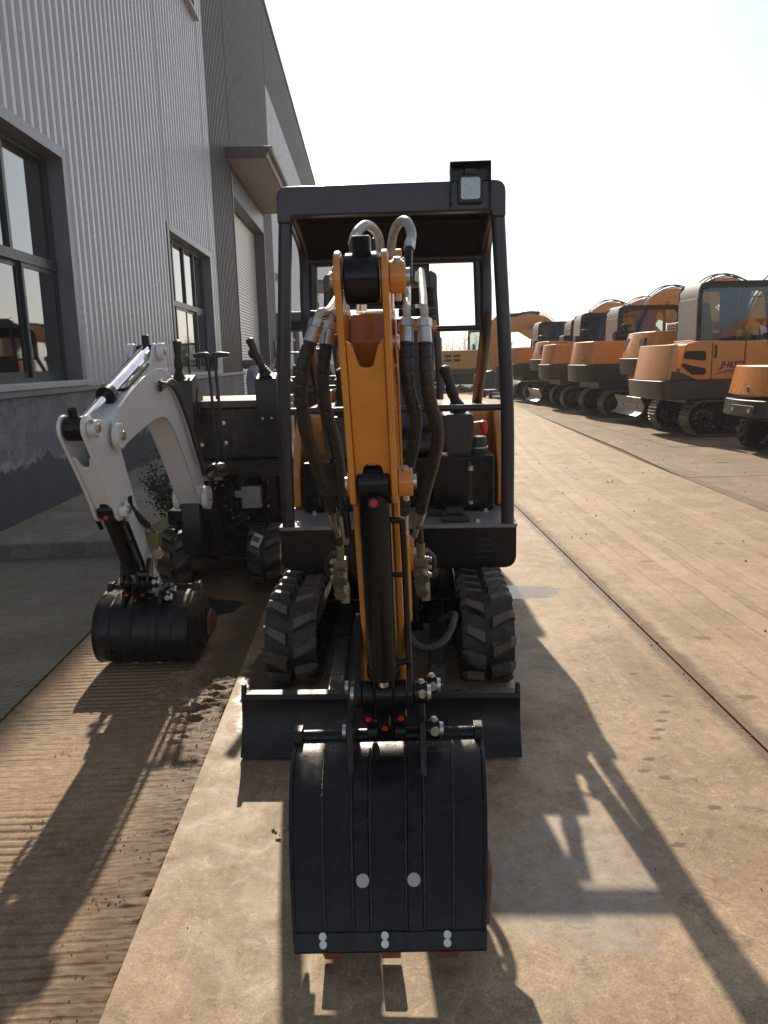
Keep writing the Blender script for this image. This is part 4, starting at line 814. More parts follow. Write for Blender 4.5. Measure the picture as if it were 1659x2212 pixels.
b = MB(); b.b2((-.24, -.72, .83), (.43, -.40, .845)); b.prism(rpoly([(-.24, .83, 0), (.43, .83, .0), (.44, .775, .03), (.30, .72, .02), (.30, .775, .01), (-.24, .775, 0)]), -.73, -.715, XZ); dk = b.build('deck', BLACK, wr, .004)
for x in (-.08, .0):
    b = MB(); b.b2((x-.03, -.66, .73), (x+.03, -.62, .772)); b.build('pedal_bracket', ALU, dk, .004)
b = MB(); b.b2((-.33, -.42, .846), (.43, -.36, 1.20)); b.b2((-.28, -.36, .50), (.43, .50, 1.19)); pn = b.build('body_panel', BLACK, wr, .012)
b = MB()
for x, z in ((-.27, 1.10), (.27, 1.12), (.02, 1.10), (.03, .96), (-.14, .95)): b.lathe([(.014, 0), (.014, .003), (.007, .004), (.006, .007)], (x, -.4205, z), (0, -1, 0), 14)
b.build('panel_bolt', ZINC, pn)
b = MB(); b.b2((-.34, -.43, 1.201), (.44, .45, 1.255)); tp = b.build('top_plate', NAVY, wr, .008)
for x, y in ((.28, -.2), (-.06, -.15)):
    b = MB(); b.cyl((x, y, 1.256), (x, y, 1.285), .026 if x > 0 else .016, n=18); b.build('tank_cap', PLASTIC, tp, .003)
def console(x0, x1, side):
    b = MB(); b.prism(rpoly([(-.62, 1.10, .0), (-.62, 1.40, .02), (-.47, 1.44, .03), (-.30, 1.30, .03), (-.30, 1.10, .0)], 4), x0, x1, YZ); c = b.build('console', BLACK if side else PLASTIC, wr, .008)
    b = MB(); b.prism(rpoly([(-.50, 1.14, .01), (-.50, 1.30, .03), (-.44, 1.36, .02), (-.31, 1.28, .02), (-.31, 1.14, .01)]), x1+.0005, x1+.006, YZ); b.build('cover_plate', PLASTIC, c, .003)
    b = MB()
    for x in (x0+.04, x1-.04): b.cyl((x, -.621, 1.14), (x, -.627, 1.14), .008, n=12)
    for y in (-.46, -.36): b.cyl((x1+.006, y, 1.19), (x1+.013, y, 1.19), .008, n=12)
    b.build('screw', ZINC, c); return c
console(-.31, -.14, 0); console(.28, .42, 1)
joystick(wr, (-.235, -.55, 1.40), (-.225, -.58, 1.66)); joystick(wr, (.35, -.55, 1.42), (.255, -.58, 1.66))
b = MB(); b.box((-.17, -.52, 1.50), (.014, .014, .12)); b.build('console_switch', PLASTIC, wr, .002)
for x, sx in ((.005, -1), (.048, 1)):
    b = MB(); b.tube([(x+.02, -.70, .84), (x+.01, -.72, 1.1), (x, -.74, 1.50)], .0095, 10, 3); lv = b.build('travel_lever', PLASTIC, wr)
    b = MB(); b.tube([(x, -.74, 1.47), (x, -.74, 1.54), (x+sx*.012, -.74, 1.562), (x+sx*.095, -.74, 1.562)], lambda t: .016+.005*math.sin(t*20), 12, 5); b.build('handle', PLASTIC, lv)
b = MB(); b.tube([(-.345, -.50, 1.1), (-.35, -.50, 1.35), (-.358, -.50, 1.50)], .006, 8, 3); lv = b.build('lock_lever', BLACK, wr)
b = MB(); b.sphere((-.358, -.50, 1.53), .026, 14); b.sphere((-.358, -.50, 1.478), .03, 14, (1.3, 1, .55))
for v_ in b.v: v_ += V((noise.noise(v_*90), noise.noise(v_*90+V((3, 0, 0))), noise.noise(v_*90+V((0, 7, 0)))))*.010
b.build('wrapped_knob', mat('crumpled wrap', (.78, .77, .74), .3), lv, 0)
b = MB(); b.box((.22, -.62, .61), (.13, .10, .15)); b.cyl((.24, -.672, .60), (.24, -.685, .60), .022, n=12); b.cyl((.18, -.672, .65), (.18, -.68, .65), .012, n=10); b.cyl((.26, -.672, .55), (.26, -.68, .55), .012, n=10); b.box((.13, -.63, .63), (.05, .04, .05)); b.build('control_valve', ALU, wr, .008)
b = MB()
for k_ in range(9):
    x = random.uniform(-.1, .3); z = random.uniform(.5, .72); b.tube([(x, -.50, z), (x+random.uniform(-.1, .1), -.58, z-.05), (x+random.uniform(-.15, .15), -.55, z-.18)], .009, 8, 5)
for k_ in range(5): b.tube([(.42, -.35-.02*k_, .95), (.46+.008*k_, -.42, .80), (.45, -.45-.02*k_, .62), (.40, -.40, .50)], .008, 8, 6)
b.build('hose_bundle', HOSE, wr)
b = MB(); b.tube(dense([(.43, -.44, .74), (.47, -.46, .68), (.455, -.44, .58), (.41, -.42, .52)]), lambda t: .012+.0018*math.sin(t*900), 10); b.build('ribbed_conduit', NAVY, wr)
b = MB()
for k_ in range(26): p = (random.uniform(-.12, .34), -.53, random.uniform(.44, .72)); b.cyl(p, (p[0], p[1]-.02, p[2]), random.uniform(.006, .011), n=6)
b.build('fitting', ZINC, wr)
b = MB(); b.box((.27, -.865, .355), (.062, .002, .085), Matrix.Rotation(R(25), 3, 'Y') @ Matrix.Rotation(R(-18), 3, 'X')); tg = b.build('track_tag', WLABEL, wr)
b = MB(); b.box((.268, -.8665, .362), (.045, .0006, .035), Matrix.Rotation(R(25), 3, 'Y') @ Matrix.Rotation(R(-18), 3, 'X')); b.build('tag_print', PRINT, tg)
pw = R(3.8)
def FW(s, z, o): return V((-1.085-s*math.sin(pw)+o*math.cos(pw), 4.75-s*math.cos(pw)-o*math.sin(pw), z))
SW = lambda y: (4.75-y)/math.cos(pw)
digging_arm(wr, FW, (.0, .70), (1.31, 1.205), (-.60, -.80), 1.05, .92, .42, WHITE, (SW(3.72), .46), (SW(3.80), .355),
    [(SW(y), z) for y, z in ((3.96, .36), (3.86, .352), (3.76, .315), (3.70, .24), (3.685, .15), (3.72, .065), (3.80, .018), (3.92, .012), (4.04, .035), (4.10, .052))], .455,
    [(SW(4.16), .12), (SW(4.10), .24), (SW(4.0), .36)], [(SW(4.12), .06), (SW(4.03), .07), (SW(4.03), .17), (SW(4.10), .20), (SW(4.20), .13)], True, fat=1.3)
b = MB(); b.prism(rpoly([(-.10, .34, .03), (.10, .36, .03), (.06, .74, .06), (-.08, .78, .06)]), -.06, .06, FW); b.prism([(-.40, .30), (-.06, .34), (-.06, .56), (-.40, .56)], -.1, .1, FW); b.cyl(FW(-.06, .30, 0), FW(-.06, .82, 0), .05); wpart(b, 'swing_post', BLACK, wr, .01)
b = MB(); b.tube(dense([(-1.20, 3.62, 1.12), (-1.16, 3.52, 1.03), (-1.14, 3.55, .93), (-1.11, 3.63, .83), (-1.075, 3.72, .74)]), hose_r(.017), 12); hs = wpart(b, 'hose', HOSE, wr)
b = MB(); b.box((-1.13, 3.58, .88), (.05, .06, .07)); b.build('hose_clamp', BLACK, hs, .004)
b = MB(); b.cyl((-1.075, 3.72, .745), (-1.06, 3.76, .69), .02, n=6); b.cyl((-1.06, 3.76, .62), (-1.03, 3.70, .60), .026, n=6); b.build('hose_fitting', ZINC, hs)
b = MB(); b.box((-1.06, 3.77, .665), (.05, .07, .07)); b.build('shutoff_valve', mat('olive valve', (.22, .19, .05), .45, .4), hs, .006)
for k_ in range(3):
    b = MB(); b.tube(dense([FW(.72, 1.38+.02*k_, .088), FW(.50, 1.42-.02*k_, .092), FW(.30, 1.22-.02*k_, .095), FW(.12, .98-.02*k_, .095), FW(-.02-.02*k_, .86, .09), FW(-.14, .80, .07)]), hose_r(.0095), 10); wpart(b, 'hose', HOSE, wr)
b = MB(); b.cyl(FW(-.02, .86, .13), FW(-.10, .86, .17), .045, n=12)
for v_ in b.v: v_ += V((noise.noise(v_*30), noise.noise(v_*30+V((3, 0, 0))), noise.noise(v_*30+V((0, 7, 0)))))*.014
wpart(b, 'wrapped_hose_end', mat('black bag', (.02, .02, .02), .25, bump=.4, bscale=40), wr)
# ------------------------------------------------------------------ the row of larger excavators: each faces +X, its tail towards the lane
def shoe_mesh(w_, pit):
    b = MB(); pf = [(-pit*.47, 0), (-pit*.47, .014), (-pit*.33, .016), (-pit*.30, .038), (-pit*.22, .038), (-pit*.16, .016), (pit*.20, .016), (pit*.24, .030), (pit*.31, .030), (pit*.35, .014), (pit*.47, .012), (pit*.47, 0)]
    b.prism(pf, -w_/2, w_/2, lambda a, h, w: V((a, w, h))); return b.mesh('track_shoe', SHOE, 25)
def steel_track(root, yc, w_, xr, xf, r, pit, shoe):
    rb = r-.04; b = MB(); vb = MB(); band(vb, yc, w_*.5, xr, xf, r, rb, .05, 60)
    vb.v = [V((p.y, p.x, p.z)) for p in vb.v]; t = vb.build('track', BLACK, root)
    L = 2*(xf-xr+math.pi*rb); n = int(L/pit); p = L/n
    for i in range(n):
        x, z, nx, nz, tx, tz = loop_pt(i*p, xr, xf, r, rb); o = link('track_shoe', shoe, t)
        o.matrix_local = Matrix(((tx, 0, nx, x), (0, 1, 0, yc), (tz, 0, nz, z), (0, 0, 0, 1)))
    for x in (xr, xf):
        c = MB(); c.lathe([(.02, -w_*.32), (rb*.55, -w_*.32), (rb*.8, -.05), (rb*.8, .05), (rb*.55, w_*.30), (rb*.42, w_*.34), (.06, w_*.34), (.05, w_*.36)], (x, yc, r), (0, -1, 0), 24); wl = c.build('track_wheel', BLACK, t)
        c = MB()
        for k in range(10): a = 2*math.pi*k/10; c.cyl((x+rb*.5*math.cos(a), yc-w_*.30, r+rb*.5*math.sin(a)), (x+rb*.5*math.cos(a), yc-w_*.325, r+rb*.5*math.sin(a)), .014, n=6)
        c.build('hub_bolt', SHOE, t)
    f = MB(); f.b2((xr+.1, yc-w_*.28, r-.12), (xf-.1, yc+w_*.28, r+.14)); f.build('track_frame', BLACK, t, .02)
    for i in range(4):
        x = xr+.3+(xf-xr-.6)*i/3; c = MB(); c.cyl((x, yc-w_*.3, r-rb+.12), (x, yc+w_*.3, r-rb+.12), .075); c.build('roller', BLACK, t)
    return t
def body(root, name, x0, x1, y0, y1, z0, z1, m, rr=.22, bev=.05, taper=0., seg=3, bulge=.14):
    pl = []
    for i in range(9): t = i/8; pl.append((x0-bulge*math.sin(math.pi*t), y1+(y0-y1)*t))
    poly = rpoly([(x1, y0, .03), (x1, y1, .03)]+[(p[0], p[1], rr if i in (0, 8) else 0) for i, p in enumerate(pl)], 6)
    b = MB(); b.prism(poly, z0, z1, XY)
    if taper:
        for v_ in b.v:
            f = (v_.z-z0)/(z1-z0); k = max(0, 1-(v_.x-x0)/(x1-x0)); v_.x += taper*f*k
    return b.build(name, m, root, bev, seg)
def slot(root, pts, y, nm='vent_slot', m=None, th=.004):
    b = MB(); b.prism(pts, y-th, y+th, XZ); return b.build(nm, m or DARK, root)
def para(x, z, w_, h, sk): return [(x, z), (x+w_, z), (x+w_+sk, z+h), (x+sk, z+h)]
def cab(root, x0, x1, y0, y1, z0, z1, curtain=True, eyes=True, slope=.0, rear=LGREY):
    fm = BLACK; r = .14; pane = rpoly([(x0+.06, z0+.12, .05), (x1-.07, z0+.12, .05), (x1-.07-slope, z1-.12, .12), (x0+.06, z1-.12, .10)], 5)
    outer = rpoly([(x0, z0, .04), (x1, z0, .04), (x1-slope, z1, r*1.3), (x0, z1, r)], 5)
    c = None
    for y in (y0, y1):                              # side frames: ring prisms
        b = MB(); n1 = len(outer); k = 48
        def res(pl):
            out = []; P = [V((*p, 0)) for p in pl]; Ls = [0]
            for i in range(len(P)): Ls.append(Ls[-1]+(P[(i+1) % len(P)]-P[i]).length)
            for j in range(k):
                s = Ls[-1]*j/k; i = max(q for q in range(len(P)) if Ls[q] <= s); f = (s-Ls[i])/max(1e-9, Ls[i+1]-Ls[i]); out.append(P[i].lerp(P[(i+1) % len(P)], f))
            cx = sum((q.x for q in out))/k; cz = sum((q.y for q in out))/k
            st = min(range(k), key=lambda q: math.atan2(out[q].y-cz, out[q].x-cx) if False else abs(math.atan2(out[q].y-cz, out[q].x-cx)))
            out = out[st:]+out[:st]
            return out
        o_, i_ = res(outer), res(pane); vs = []
        for yy in (y-.025, y+.025): vs += [V((p.x, yy, p.y)) for p in o_]+[V((p.x, yy, p.y)) for p in i_]
        fs = []
        for j in range(k):
            q = (j+1) % k; fs += [(j, q, k+q, k+j), (2*k+j, 3*k+j, 3*k+q, 2*k+q), (j, 2*k+j, 2*k+q, q), (k+j, k+q, 3*k+q, 3*k+j)]
        b.add(vs, fs)
        if c is None: c = b.build('cab', fm, root)
        else: b.build('side_frame', fm, c)
        b = MB(); b.prism(pane, y-.004, y+.004, XZ); b.build('side_window', CABGLASS, c)
    b = MB(); b.b2((x0+.10, y0+.026, z1-.05), (x1-.12-slope, y1-.026, z1-.004)); b.build('roof', LGREY, c, .02)
    b = MB(); b.prism(rpoly([(y0+.03, z0+.02, .03), (y1-.03, z0+.02, .03), (y1-.03, z1-.30, .04), (y0+.03, z1-.30, .04)]), x0-.02, x0+.02, lambda a, h, w: V((w, a, h))); b.build('rear_window', rear, c, .006)
    b = MB(); b.prism([(x0+.0, z1-.29), (x0+.0, z1-.15), (x0+.10, z1-.005), (x0+.16, z1-.05), (x0+.05, z1-.29)], y0+.026, y1-.026, XZ); b.build('rear_header', LGREY, c, .01)
    b = MB(); b.b2((x0+.03, y0+.03, z0), (x1-.03, y1-.03, z0+.09)); b.build('cab_floor', BLACK, c)
    b = MB(); b.prism(rpoly([(x0+.25, z0+.1, 0), (x0+.72, z0+.1, .02), (x0+.72, z0+.42, .06), (x0+.42, z0+.42, .05), (x0+.32, z0+1.0, .08), (x0+.20, z0+1.0, .06)]), (y0+y1)/2-.22, (y0+y1)/2+.22, XZ); b.build('seat', PLASTIC, c, .02)
    b = MB(); b.tube([(x1-.45, (y0+y1)/2+.1, z0+.1), (x1-.40, (y0+y1)/2+.1, z0+.62)], .04, 8); b.box((x1-.42, (y0+y1)/2, z0+.66), (.12, .4, .06)); b.build('control_column', PLASTIC, c)
    if curtain:
        b = MB(); vs = []; nx_ = 16
        for j, (zz, wd, xs) in enumerate(((z1-.13, .62, .42), (z0+.75, .52, .44), (z0+.42, .34, .46), (z0+.15, .30, .48))):
            for i in range(nx_+1): vs.append((x0+xs+wd*i/nx_, y0+.07+.02*math.sin(i*1.9+j*.3), zz))
        b.add(vs, [(j*(nx_+1)+i, j*(nx_+1)+i+1, (j+1)*(nx_+1)+i+1, (j+1)*(nx_+1)+i) for j in range(3) for i in range(nx_)]); b.build('blue_curtain', BLUE, c)
    if eyes:
        for x in (x0+.25, x1-.35):
            b = MB(); b.tube([V((x+.035*math.cos(a), y0, z1+.045+.035*math.sin(a))) for a in [2*math.pi*i/12 for i in range(12)]], .009, 6, closed=True); b.cyl((x, y0, z1-.005), (x, y0, z1+.014), .012); b.build('lifting_eye', BLACK, c)
    return c
def big_boom(root, pts, w_, m, yc, hoses=True):
    P = catmull(pts, 6); up = []; lo = []
    for i, p in enumerate(P):
        t = (P[min(i+1, len(P)-1)]-P[max(i-1, 0)]); t.z = 0; t.normalize(); up.append((p.x-t.y*p.z, p.y+t.x*p.z)); lo.append((p.x+t.y*p.z, p.y-t.x*p.z))
    b = MB(); b.prism(up+lo[::-1], yc-w_/2, yc+w_/2, XZ); bo = b.build('boom', m, root, .015)
    if hoses:
        for k in range(3):
            b = MB(); path = [V((u[0], yc-w_*.3+w_*.3*k, u[1]+.05+.015*k+.035*math.sin(i*.33+k*1.7))) for i, u in enumerate(up[2:-2])]; b.tube(path, .017, 6); b.build('boom_hose', HOSE, bo)
    return bo
def air_cleaner(root, x, y, z):
    b = MB(); b.cyl((x-.26, y, z+.13), (x+.26, y, z+.13), .125, n=18); b.cyl((x+.26, y, z+.13), (x+.50, y+.1, z+.10), .06); o = b.build('air_cleaner', BLACK, root, .012)
    b = MB(); b.lathe([(.05, 0), (.05, .12), (.13, .14), (.13, .20), (.09, .22)], (x+.05, y, z+.2), (0, 0, 1), 16); b.build('intake_cap', BLACK, o)
def emblem(root, x, y, z):
    b = MB(); b.box((x, y, z), (.012, .075, .095)); e = b.build('badge', CHROME, root, .004)
    b = MB(); b.box((x-.0075, y, z), (.004, .052, .066)); b.build('badge_face', DARK, e)
def text_mesh(body_, size, m, root, mw, name='lettering', shear=.25):
    cu = bpy.data.curves.new('t', 'FONT'); cu.body = body_; cu.size = size; cu.shear = shear; cu.extrude = .0015; cu.offset = .004
    o = bpy.data.objects.new('t', cu); col.objects.link(o); dg = bpy.context.evaluated_depsgraph_get(); me = bpy.data.meshes.new_from_object(o.evaluated_get(dg)); bpy.data.objects.remove(o)
    me.materials.clear(); me.materials.append(m); q = link(name, me, root); q.matrix_local = mw; return q
SHM = shoe_mesh(.40, .115)
def undercarriage(rt, hw=.80, xr=-.95, xf=1.1, r=.33):
    for yc in (-hw, hw): steel_track(rt, yc, .40, xr, xf, r, .115, SHM)
    b = MB(); b.b2((-.6, -hw+.1, .30), (.6, hw-.1, .52)); b.cyl((0, 0, .52), (0, 0, .72), .55, n=32); b.build('undercarriage', BLACK, rt, .03)
def blade_part(rt, x, z, hw):
    b = MB(); pf = rpoly([(x-.05, z, 0), (x-.12, z+.02, .0), (x+.02, z+.10, .1), (x+.05, z+.22, .1), (x-.04, z+.40, .0), (x-.02, z+.41, 0), (x+.08, z+.22, .1), (x+.05, z+.09, .1)], 4)
    b.prism(pf, -hw, hw, XZ); bl = b.build('blade', STEELW, rt, .006)
    for sy in (-1, 1): b = MB(); b.b2((x+.04, sy*.45-.06, z+.1), (-.3+0*x, sy*.45+.06, z+.24)); b.build('blade_arm', DGREY, bl, .01)
GRP = 'excavators parked in a row with their tails to the lane'
def type_a(Y, label, X=6.75):                                 # boxy tail, slotted side panel, air cleaner and cab
    rt = empty('excavator', (X, Y, 0), R(random.uniform(-4, 4)), label, 'excavator', GRP); undercarriage(rt)
    xt = -1.55
    body(rt, 'tail_cover', xt, -.62, -.86, .86, 1.29, 1.84, ORANGE2, .30, .07, .08)
    body(rt, 'counterweight', xt-.035, -.62, -.875, .875, .86, 1.285, DGREY, .30, .06, -.02)
    for xx in (-.645, -.13): b = MB(); b.b2((xx-.006, -.876, 1.30 if xx < -.5 else .95), (xx+.006, -.868, 1.78)); b.build('panel_gap', DARK, rt)
    b = MB(); b.tube([(-.02, -.875, 1.50), (-.02, -.90, 1.52), (-.02, -.90, 1.66), (-.02, -.875, 1.68)], .012, 6); b.build('door_handle', BLACK, rt)
    emblem(rt, xt-.075, -.60, 1.40)
    b = MB(); b.b2((-.615, -.87, .92), (.75, .1, 1.80)); sp_ = b.build('side_panel', ORANGE2, rt, .03, 3)
    for k in range(8): slot(sp_, para(-.44+k*.075, 1.62, .028, .11, 0), -.872)
    for zz in (1.44, 1.32, 1.03, .91+.03): 
        for k in range(7): slot(sp_, para(-.44+k*.085, zz, .03, .085, .045), -.872)
    slot(sp_, rpoly([(-.44, 1.19, .01), (-.20, 1.19, .01), (-.20, 1.29, .01), (-.44, 1.29, .01)]), -.872, 'latch', BLACK, .008)
    b = MB(); b.b2((-.61, .1, .92), (.75, .86, 1.40)); b.b2((-1.3, -.8, .70), (.9, .8, .90)); b.build('upper_frame', DGREY, rt, .03)
    air_cleaner(rt, -.55, -.35, 1.83)
    cab(rt, -.55, 1.05, .10, 1.0, 1.25, 2.72)
    big_boom(rt, [(.75, 1.1, .16), (1.0, 1.9, .22), (1.35, 2.65, .28), (1.9, 3.02, .30), (2.6, 2.85, .24), (3.4, 2.3, .18), (4.2, 1.6, .14)], .34, ORANGE2, -.2)
    b = MB(); b.tube([(.9, .02, 1.0), (.95, .0, 1.9), (1.3, -.05, 2.35)], .06, 10); b.build('boom_cylinder', BLACK, rt)
    return rt
def type_b(Y, label, cab_=True, yaw=0, bl=.10, X=7.0):      # rounded tail with oval grille, black hood box, blade
    rt = empty('excavator', (X, Y, 0), yaw, label, 'excavator', GRP); undercarriage(rt, .78, -.85, 1.1, .32)
    xt = -1.45
    body(rt, 'tail_cover', xt, -.70, -.88, .88, 1.43, 1.97, ORANGE2, .34, .09, .14, 4)
    body(rt, 'counterweight', xt-.03, -.60, -.885, .885, 1.08, 1.425, DGREY, .34, .07, -.03)
    b = MB(); b.b2((-.695, -.885, 1.0), (.85, .1, 1.94)); sp_ = b.build('side_panel', ORANGE2, rt, .04, 3)
    slot(rt, rpoly([(-.98, 1.45, .0), (-.55, 1.45, .0), (-.55, 1.72, .05), (-.72, 1.68, .15)]), -.888, 'dark_insert', DGREY, .01)
    for yy in (-.48, .48):                            # oval grilles on the tail
        b = MB(); b.prism(rpoly([(yy-.17, 1.58, .05), (yy+.15, 1.58, .08), (yy+.17, 1.84, .1), (yy-.12, 1.86, .06)]), 0, .05, lambda a, h, w: V((xt-.085+w+.11*(h-1.43)/.54+.05*(abs(a)-.45)*(1 if abs(a) > .45 else 0), a, h))); b.build('tail_grille', DARK, rt, .004)
    emblem(rt, xt-.035, -.12, 1.52)
    b = MB(); b.b2((-.75, -.55, 1.96), (.35, .0, 2.15)); hb = b.build('hood_box', BLACK, rt, .03, 3)
    b = MB(); b.b2((-.765, -.53, 1.98), (-.751, -.02, 2.13)); gp = b.build('hood_grille', LGREY, hb, .003)
    for r_ in (0, 1):
        for k in range(6): b = MB(); b.box((-.768, -.47+k*.08, 2.02+r_*.06), (.006, .04, .035)); b.build('grille_hole', DARK, gp)
    b = MB(); b.b2((-.61, .1, 1.0), (.8, .86, 1.45)); b.b2((-1.2, -.8, .72), (.9, .8, .99)); b.build('upper_frame', DGREY, rt, .03)
    if cab_:
        cab(rt, -.35, 1.15, .12, 1.0, 1.30, 2.68, True, False)
    b = MB(); b.tube([(.2, -.8, 1.94), (.2, -.8, 2.55), (.28, -.8, 2.62), (1.0, -.8, 2.62), (1.08, -.8, 2.55), (1.08, -.8, 1.9)], .018, 8); b.build('handrail', BLACK, rt)
    big_boom(rt, [(.75, 1.1, .16), (1.0, 1.9, .22), (1.35, 2.6, .28), (1.9, 2.92, .28), (2.6, 2.75, .22), (3.4, 2.2, .18), (4.2, 1.5, .14)], .32, ORANGE2, -.2)
    blade_part(rt, -1.55, bl, .86)
    return rt
type_b(17.25, 'orange excavator with oval tail grilles and slatted black hood box, between two boxy machines', False, 0, .20, 7.35)
type_a(20.0, 'orange excavator with slotted side panel and capped air cleaner, next to the slatted hood box', 6.98)
type_a(23.0, 'orange excavator with air cleaner cap, hemmed in beside a raised blade in the parked row', 6.85)
type_b(25.4, 'orange excavator with oval tail grilles, its grey blade lowered toward the lane')
m7 = type_a(28.2, 'orange excavator with plain boxy tail at the far end of the parked row')
# the one with lettering
rt = empty('excavator', (6.95, 14.95, 0), 0, 'orange excavator lettered JH65D with large glass cab and blue curtain', 'excavator', GRP); undercarriage(rt, .80, -.85, 1.25, .34)
xt = -1.60
body(rt, 'counterweight', xt, 1.2, -.95, .95, .68, 1.02, DGREY, .40, .09, -.04, 4, .08)
body(rt, 'tail_cover', xt+.07, xt+.24, -.90, .90, 1.025, 1.66, mat('pale orange tail', (.64, .32, .12), .42, c2=(.58, .28, .10), dust=.3), .26, .06, .10, 4)
b = MB(); b.prism([(xt+.245, 1.025), (xt+.80, 1.0225), (-.16, 1.0225), (-.16, 1.70), (xt+.62, 1.715), (xt+.37, 1.66)], -.93, .05, XZ); sp_ = b.build('side_panel', ORANGE2, rt, .03, 3)
b = MB(); b.b2((-.148, -.93, 1.0225), (1.55, .05, 1.70)); b.build('front_panel', ORANGE2, rt, .03, 3)
b = MB(); b.prism([(xt+.12, 1.024), (xt+.62, 1.024), (xt+.35, 1.15), (xt+.14, 1.19)], -.936, -.90, XZ); b.build('dark_insert', DGREY, rt, .01)
slot(sp_, rpoly([(-1.27, 1.41, .03), (-.86, 1.36, .05), (-.87, 1.54, .06), (-1.24, 1.54, .04)]), -.932, 'vent_opening', DARK, .006)
slot(sp_, rpoly([(-1.30, 1.28, .03), (-1.10, 1.12, .03), (-.86, 1.12, .05), (-.85, 1.23, .06), (-1.10, 1.28, .03), (-1.28, 1.33, .03)]), -.932, 'vent_opening', DARK, .006)
slot(sp_, [(-.76, 1.03), (-.748, 1.03), (-.748, 1.69), (-.76, 1.69)], -.932, 'door_gap', DARK, .004)
b = MB(); b.tube([(-.70, -.935, 1.42), (-.70, -.965, 1.45), (-.70, -.965, 1.60), (-.70, -.935, 1.63)], .016, 8, 3); b.build('door_handle', BLACK, sp_)
emblem(rt, xt+.09, -.52, 1.12)
b = MB(); b.box((xt+.10, -.60, 1.36), (.01, .16, .22), Matrix.Rotation(R(8), 3, 'Y')); b.build('sticker', WLABEL, rt)
TXT = mat('dark lettering', (.012, .012, .02), .5); SWB = mat('blue swoosh', (.02, .06, .24), .5); SWG = mat('green swoosh', (.02, .22, .16), .5)
text_mesh('JH65D', .155, TXT, rt, Matrix.Translation((-.60, -.934, 1.235)) @ Matrix.Rotation(R(90), 4, 'X'))
b = MB(); b.prism([(-.72, 1.11), (-.58, 1.165), (-.36, 1.205), (-.17, 1.215), (-.17, 1.195), (-.36, 1.180), (-.56, 1.145)], -.936, -.933, XZ); b.build('swoosh', SWB, rt)
b = MB(); b.prism([(-.44, 1.15), (-.30, 1.175), (-.20, 1.15), (-.17, 1.165), (-.20, 1.11), (-.30, 1.12)], -.936, -.933, XZ); b.build('swoosh', SWG, rt)
cb = cab(rt, -.62, 1.30, .08, 1.02, 1.45, 2.82, True, True, .12)
b = MB(); b.prism([(-.76, 1.45), (-.70, 1.75), (-.70, 1.45), (-.30, 1.30), (-.30, 1.2), (-.50, 1.25)], .09, 1.0, XZ); b.build('cab_skirt', ORANGE2, rt, .01)
b = MB(); b.b2((-1.2, .06, 1.03), (.7, .9, 1.44)); b.b2((-1.1, -.7, .60), (.9, .8, .72)); b.build('upper_frame', DGREY, rt, .02)
for k in range(3): b = MB(); b.box((.10+.22*k, -.35, 1.74+.02*k), (.16, .2, .07+.03*k)); b.build('hood_fitting', PLASTIC, rt, .01)
b = MB(); vs = [(.45, -.30, 1.71), (.40, -.25, 2.0), (.52, -.33, 1.92), (.62, -.28, 2.02), (.66, -.33, 1.72), (.55, -.42, 1.80)]; b.add(vs, [(0, 1, 2), (2, 3, 4), (0, 2, 5), (5, 2, 4)]); b.build('plastic_bag', WLABEL, rt)
big_boom(rt, [(1.35, 1.1, .16), (1.5, 1.9, .20), (1.8, 2.5, .24), (2.4, 2.85, .24), (3.2, 2.6, .2), (4.1, 2.0, .15)], .3, ORANGE2, -.25)
# small one at the frame's edge, rubber tracks and silver-covered canopy
rt = empty('excavator', (6.72, 11.75, 0), 0, 'small glossy orange excavator with rounded tail, black bumper and silver covered canopy', 'excavator', GRP)
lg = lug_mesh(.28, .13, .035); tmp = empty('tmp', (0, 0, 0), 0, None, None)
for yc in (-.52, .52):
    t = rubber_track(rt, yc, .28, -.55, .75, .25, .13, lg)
    for o in [t]: o.matrix_parent_inverse = Matrix(((0, 1, 0, 0), (1, 0, 0, 0), (0, 0, 1, 0), (0, 0, 0, 1)))
bpy.data.objects.remove(tmp)
b = MB(); b.b2((-.4, -.45, .2), (.5, .45, .42)); b.cyl((0, 0, .42), (0, 0, .55), .35, n=24); b.build('undercarriage', BLACK, rt, .02)
body(rt, 'tail_cover', -.96, .30, -.66, .66, .86, 1.30, ORANGE, .30, .10, .10, 5, .10)
body(rt, 'bumper', -1.02, .30, -.68, .68, .55, .80, DGREY, .28, .06, .03, 4, .10)
b = MB(); b.prism(rpoly([(-.60, .79, 0), (.30, .79, 0), (.30, .93, .02), (-.30, .93, .05)]), -.685, -.662, XZ); b.build('dark_insert', BLACK, rt, .01)
emblem(rt, -1.035, -.18, .95)
b = MB(); b.prism(rpoly([(-.46, .59, .01), (.16, .59, .01), (.22, .72, .03), (-.52, .72, .03)]), 0, .012, lambda a, h, w: V((-1.105+.09*a*a-w, a, h))); lp_ = b.build('tow_plate', DGREY, rt, .006)
for yy in (-.40, .10): b = MB(); b.cyl((-1.10, yy, .65), (-1.13, yy, .65), .03, n=14); b.build('tow_eye', ZINC, lp_)
b = MB(); b.tube([(-.30, -.55, 1.29), (-.40, -.55, 1.7), (-.42, -.55, 2.28)], .03, 10, 3); cp = b.build('canopy', BLACK, rt)
b = MB(); b.tube([(-.30, .55, 1.29), (-.40, .55, 1.7), (-.42, .55, 2.28)], .03, 10, 3); b.tube([(-.40, -.55, 1.78), (.6, -.55, 1.78)], .02, 8); b.tube([(-.42, -.55, 2.26), (.9, -.55, 2.26)], .022, 8); b.build('canopy_frame', BLACK, cp)
b = MB()
vs = []; N = 14
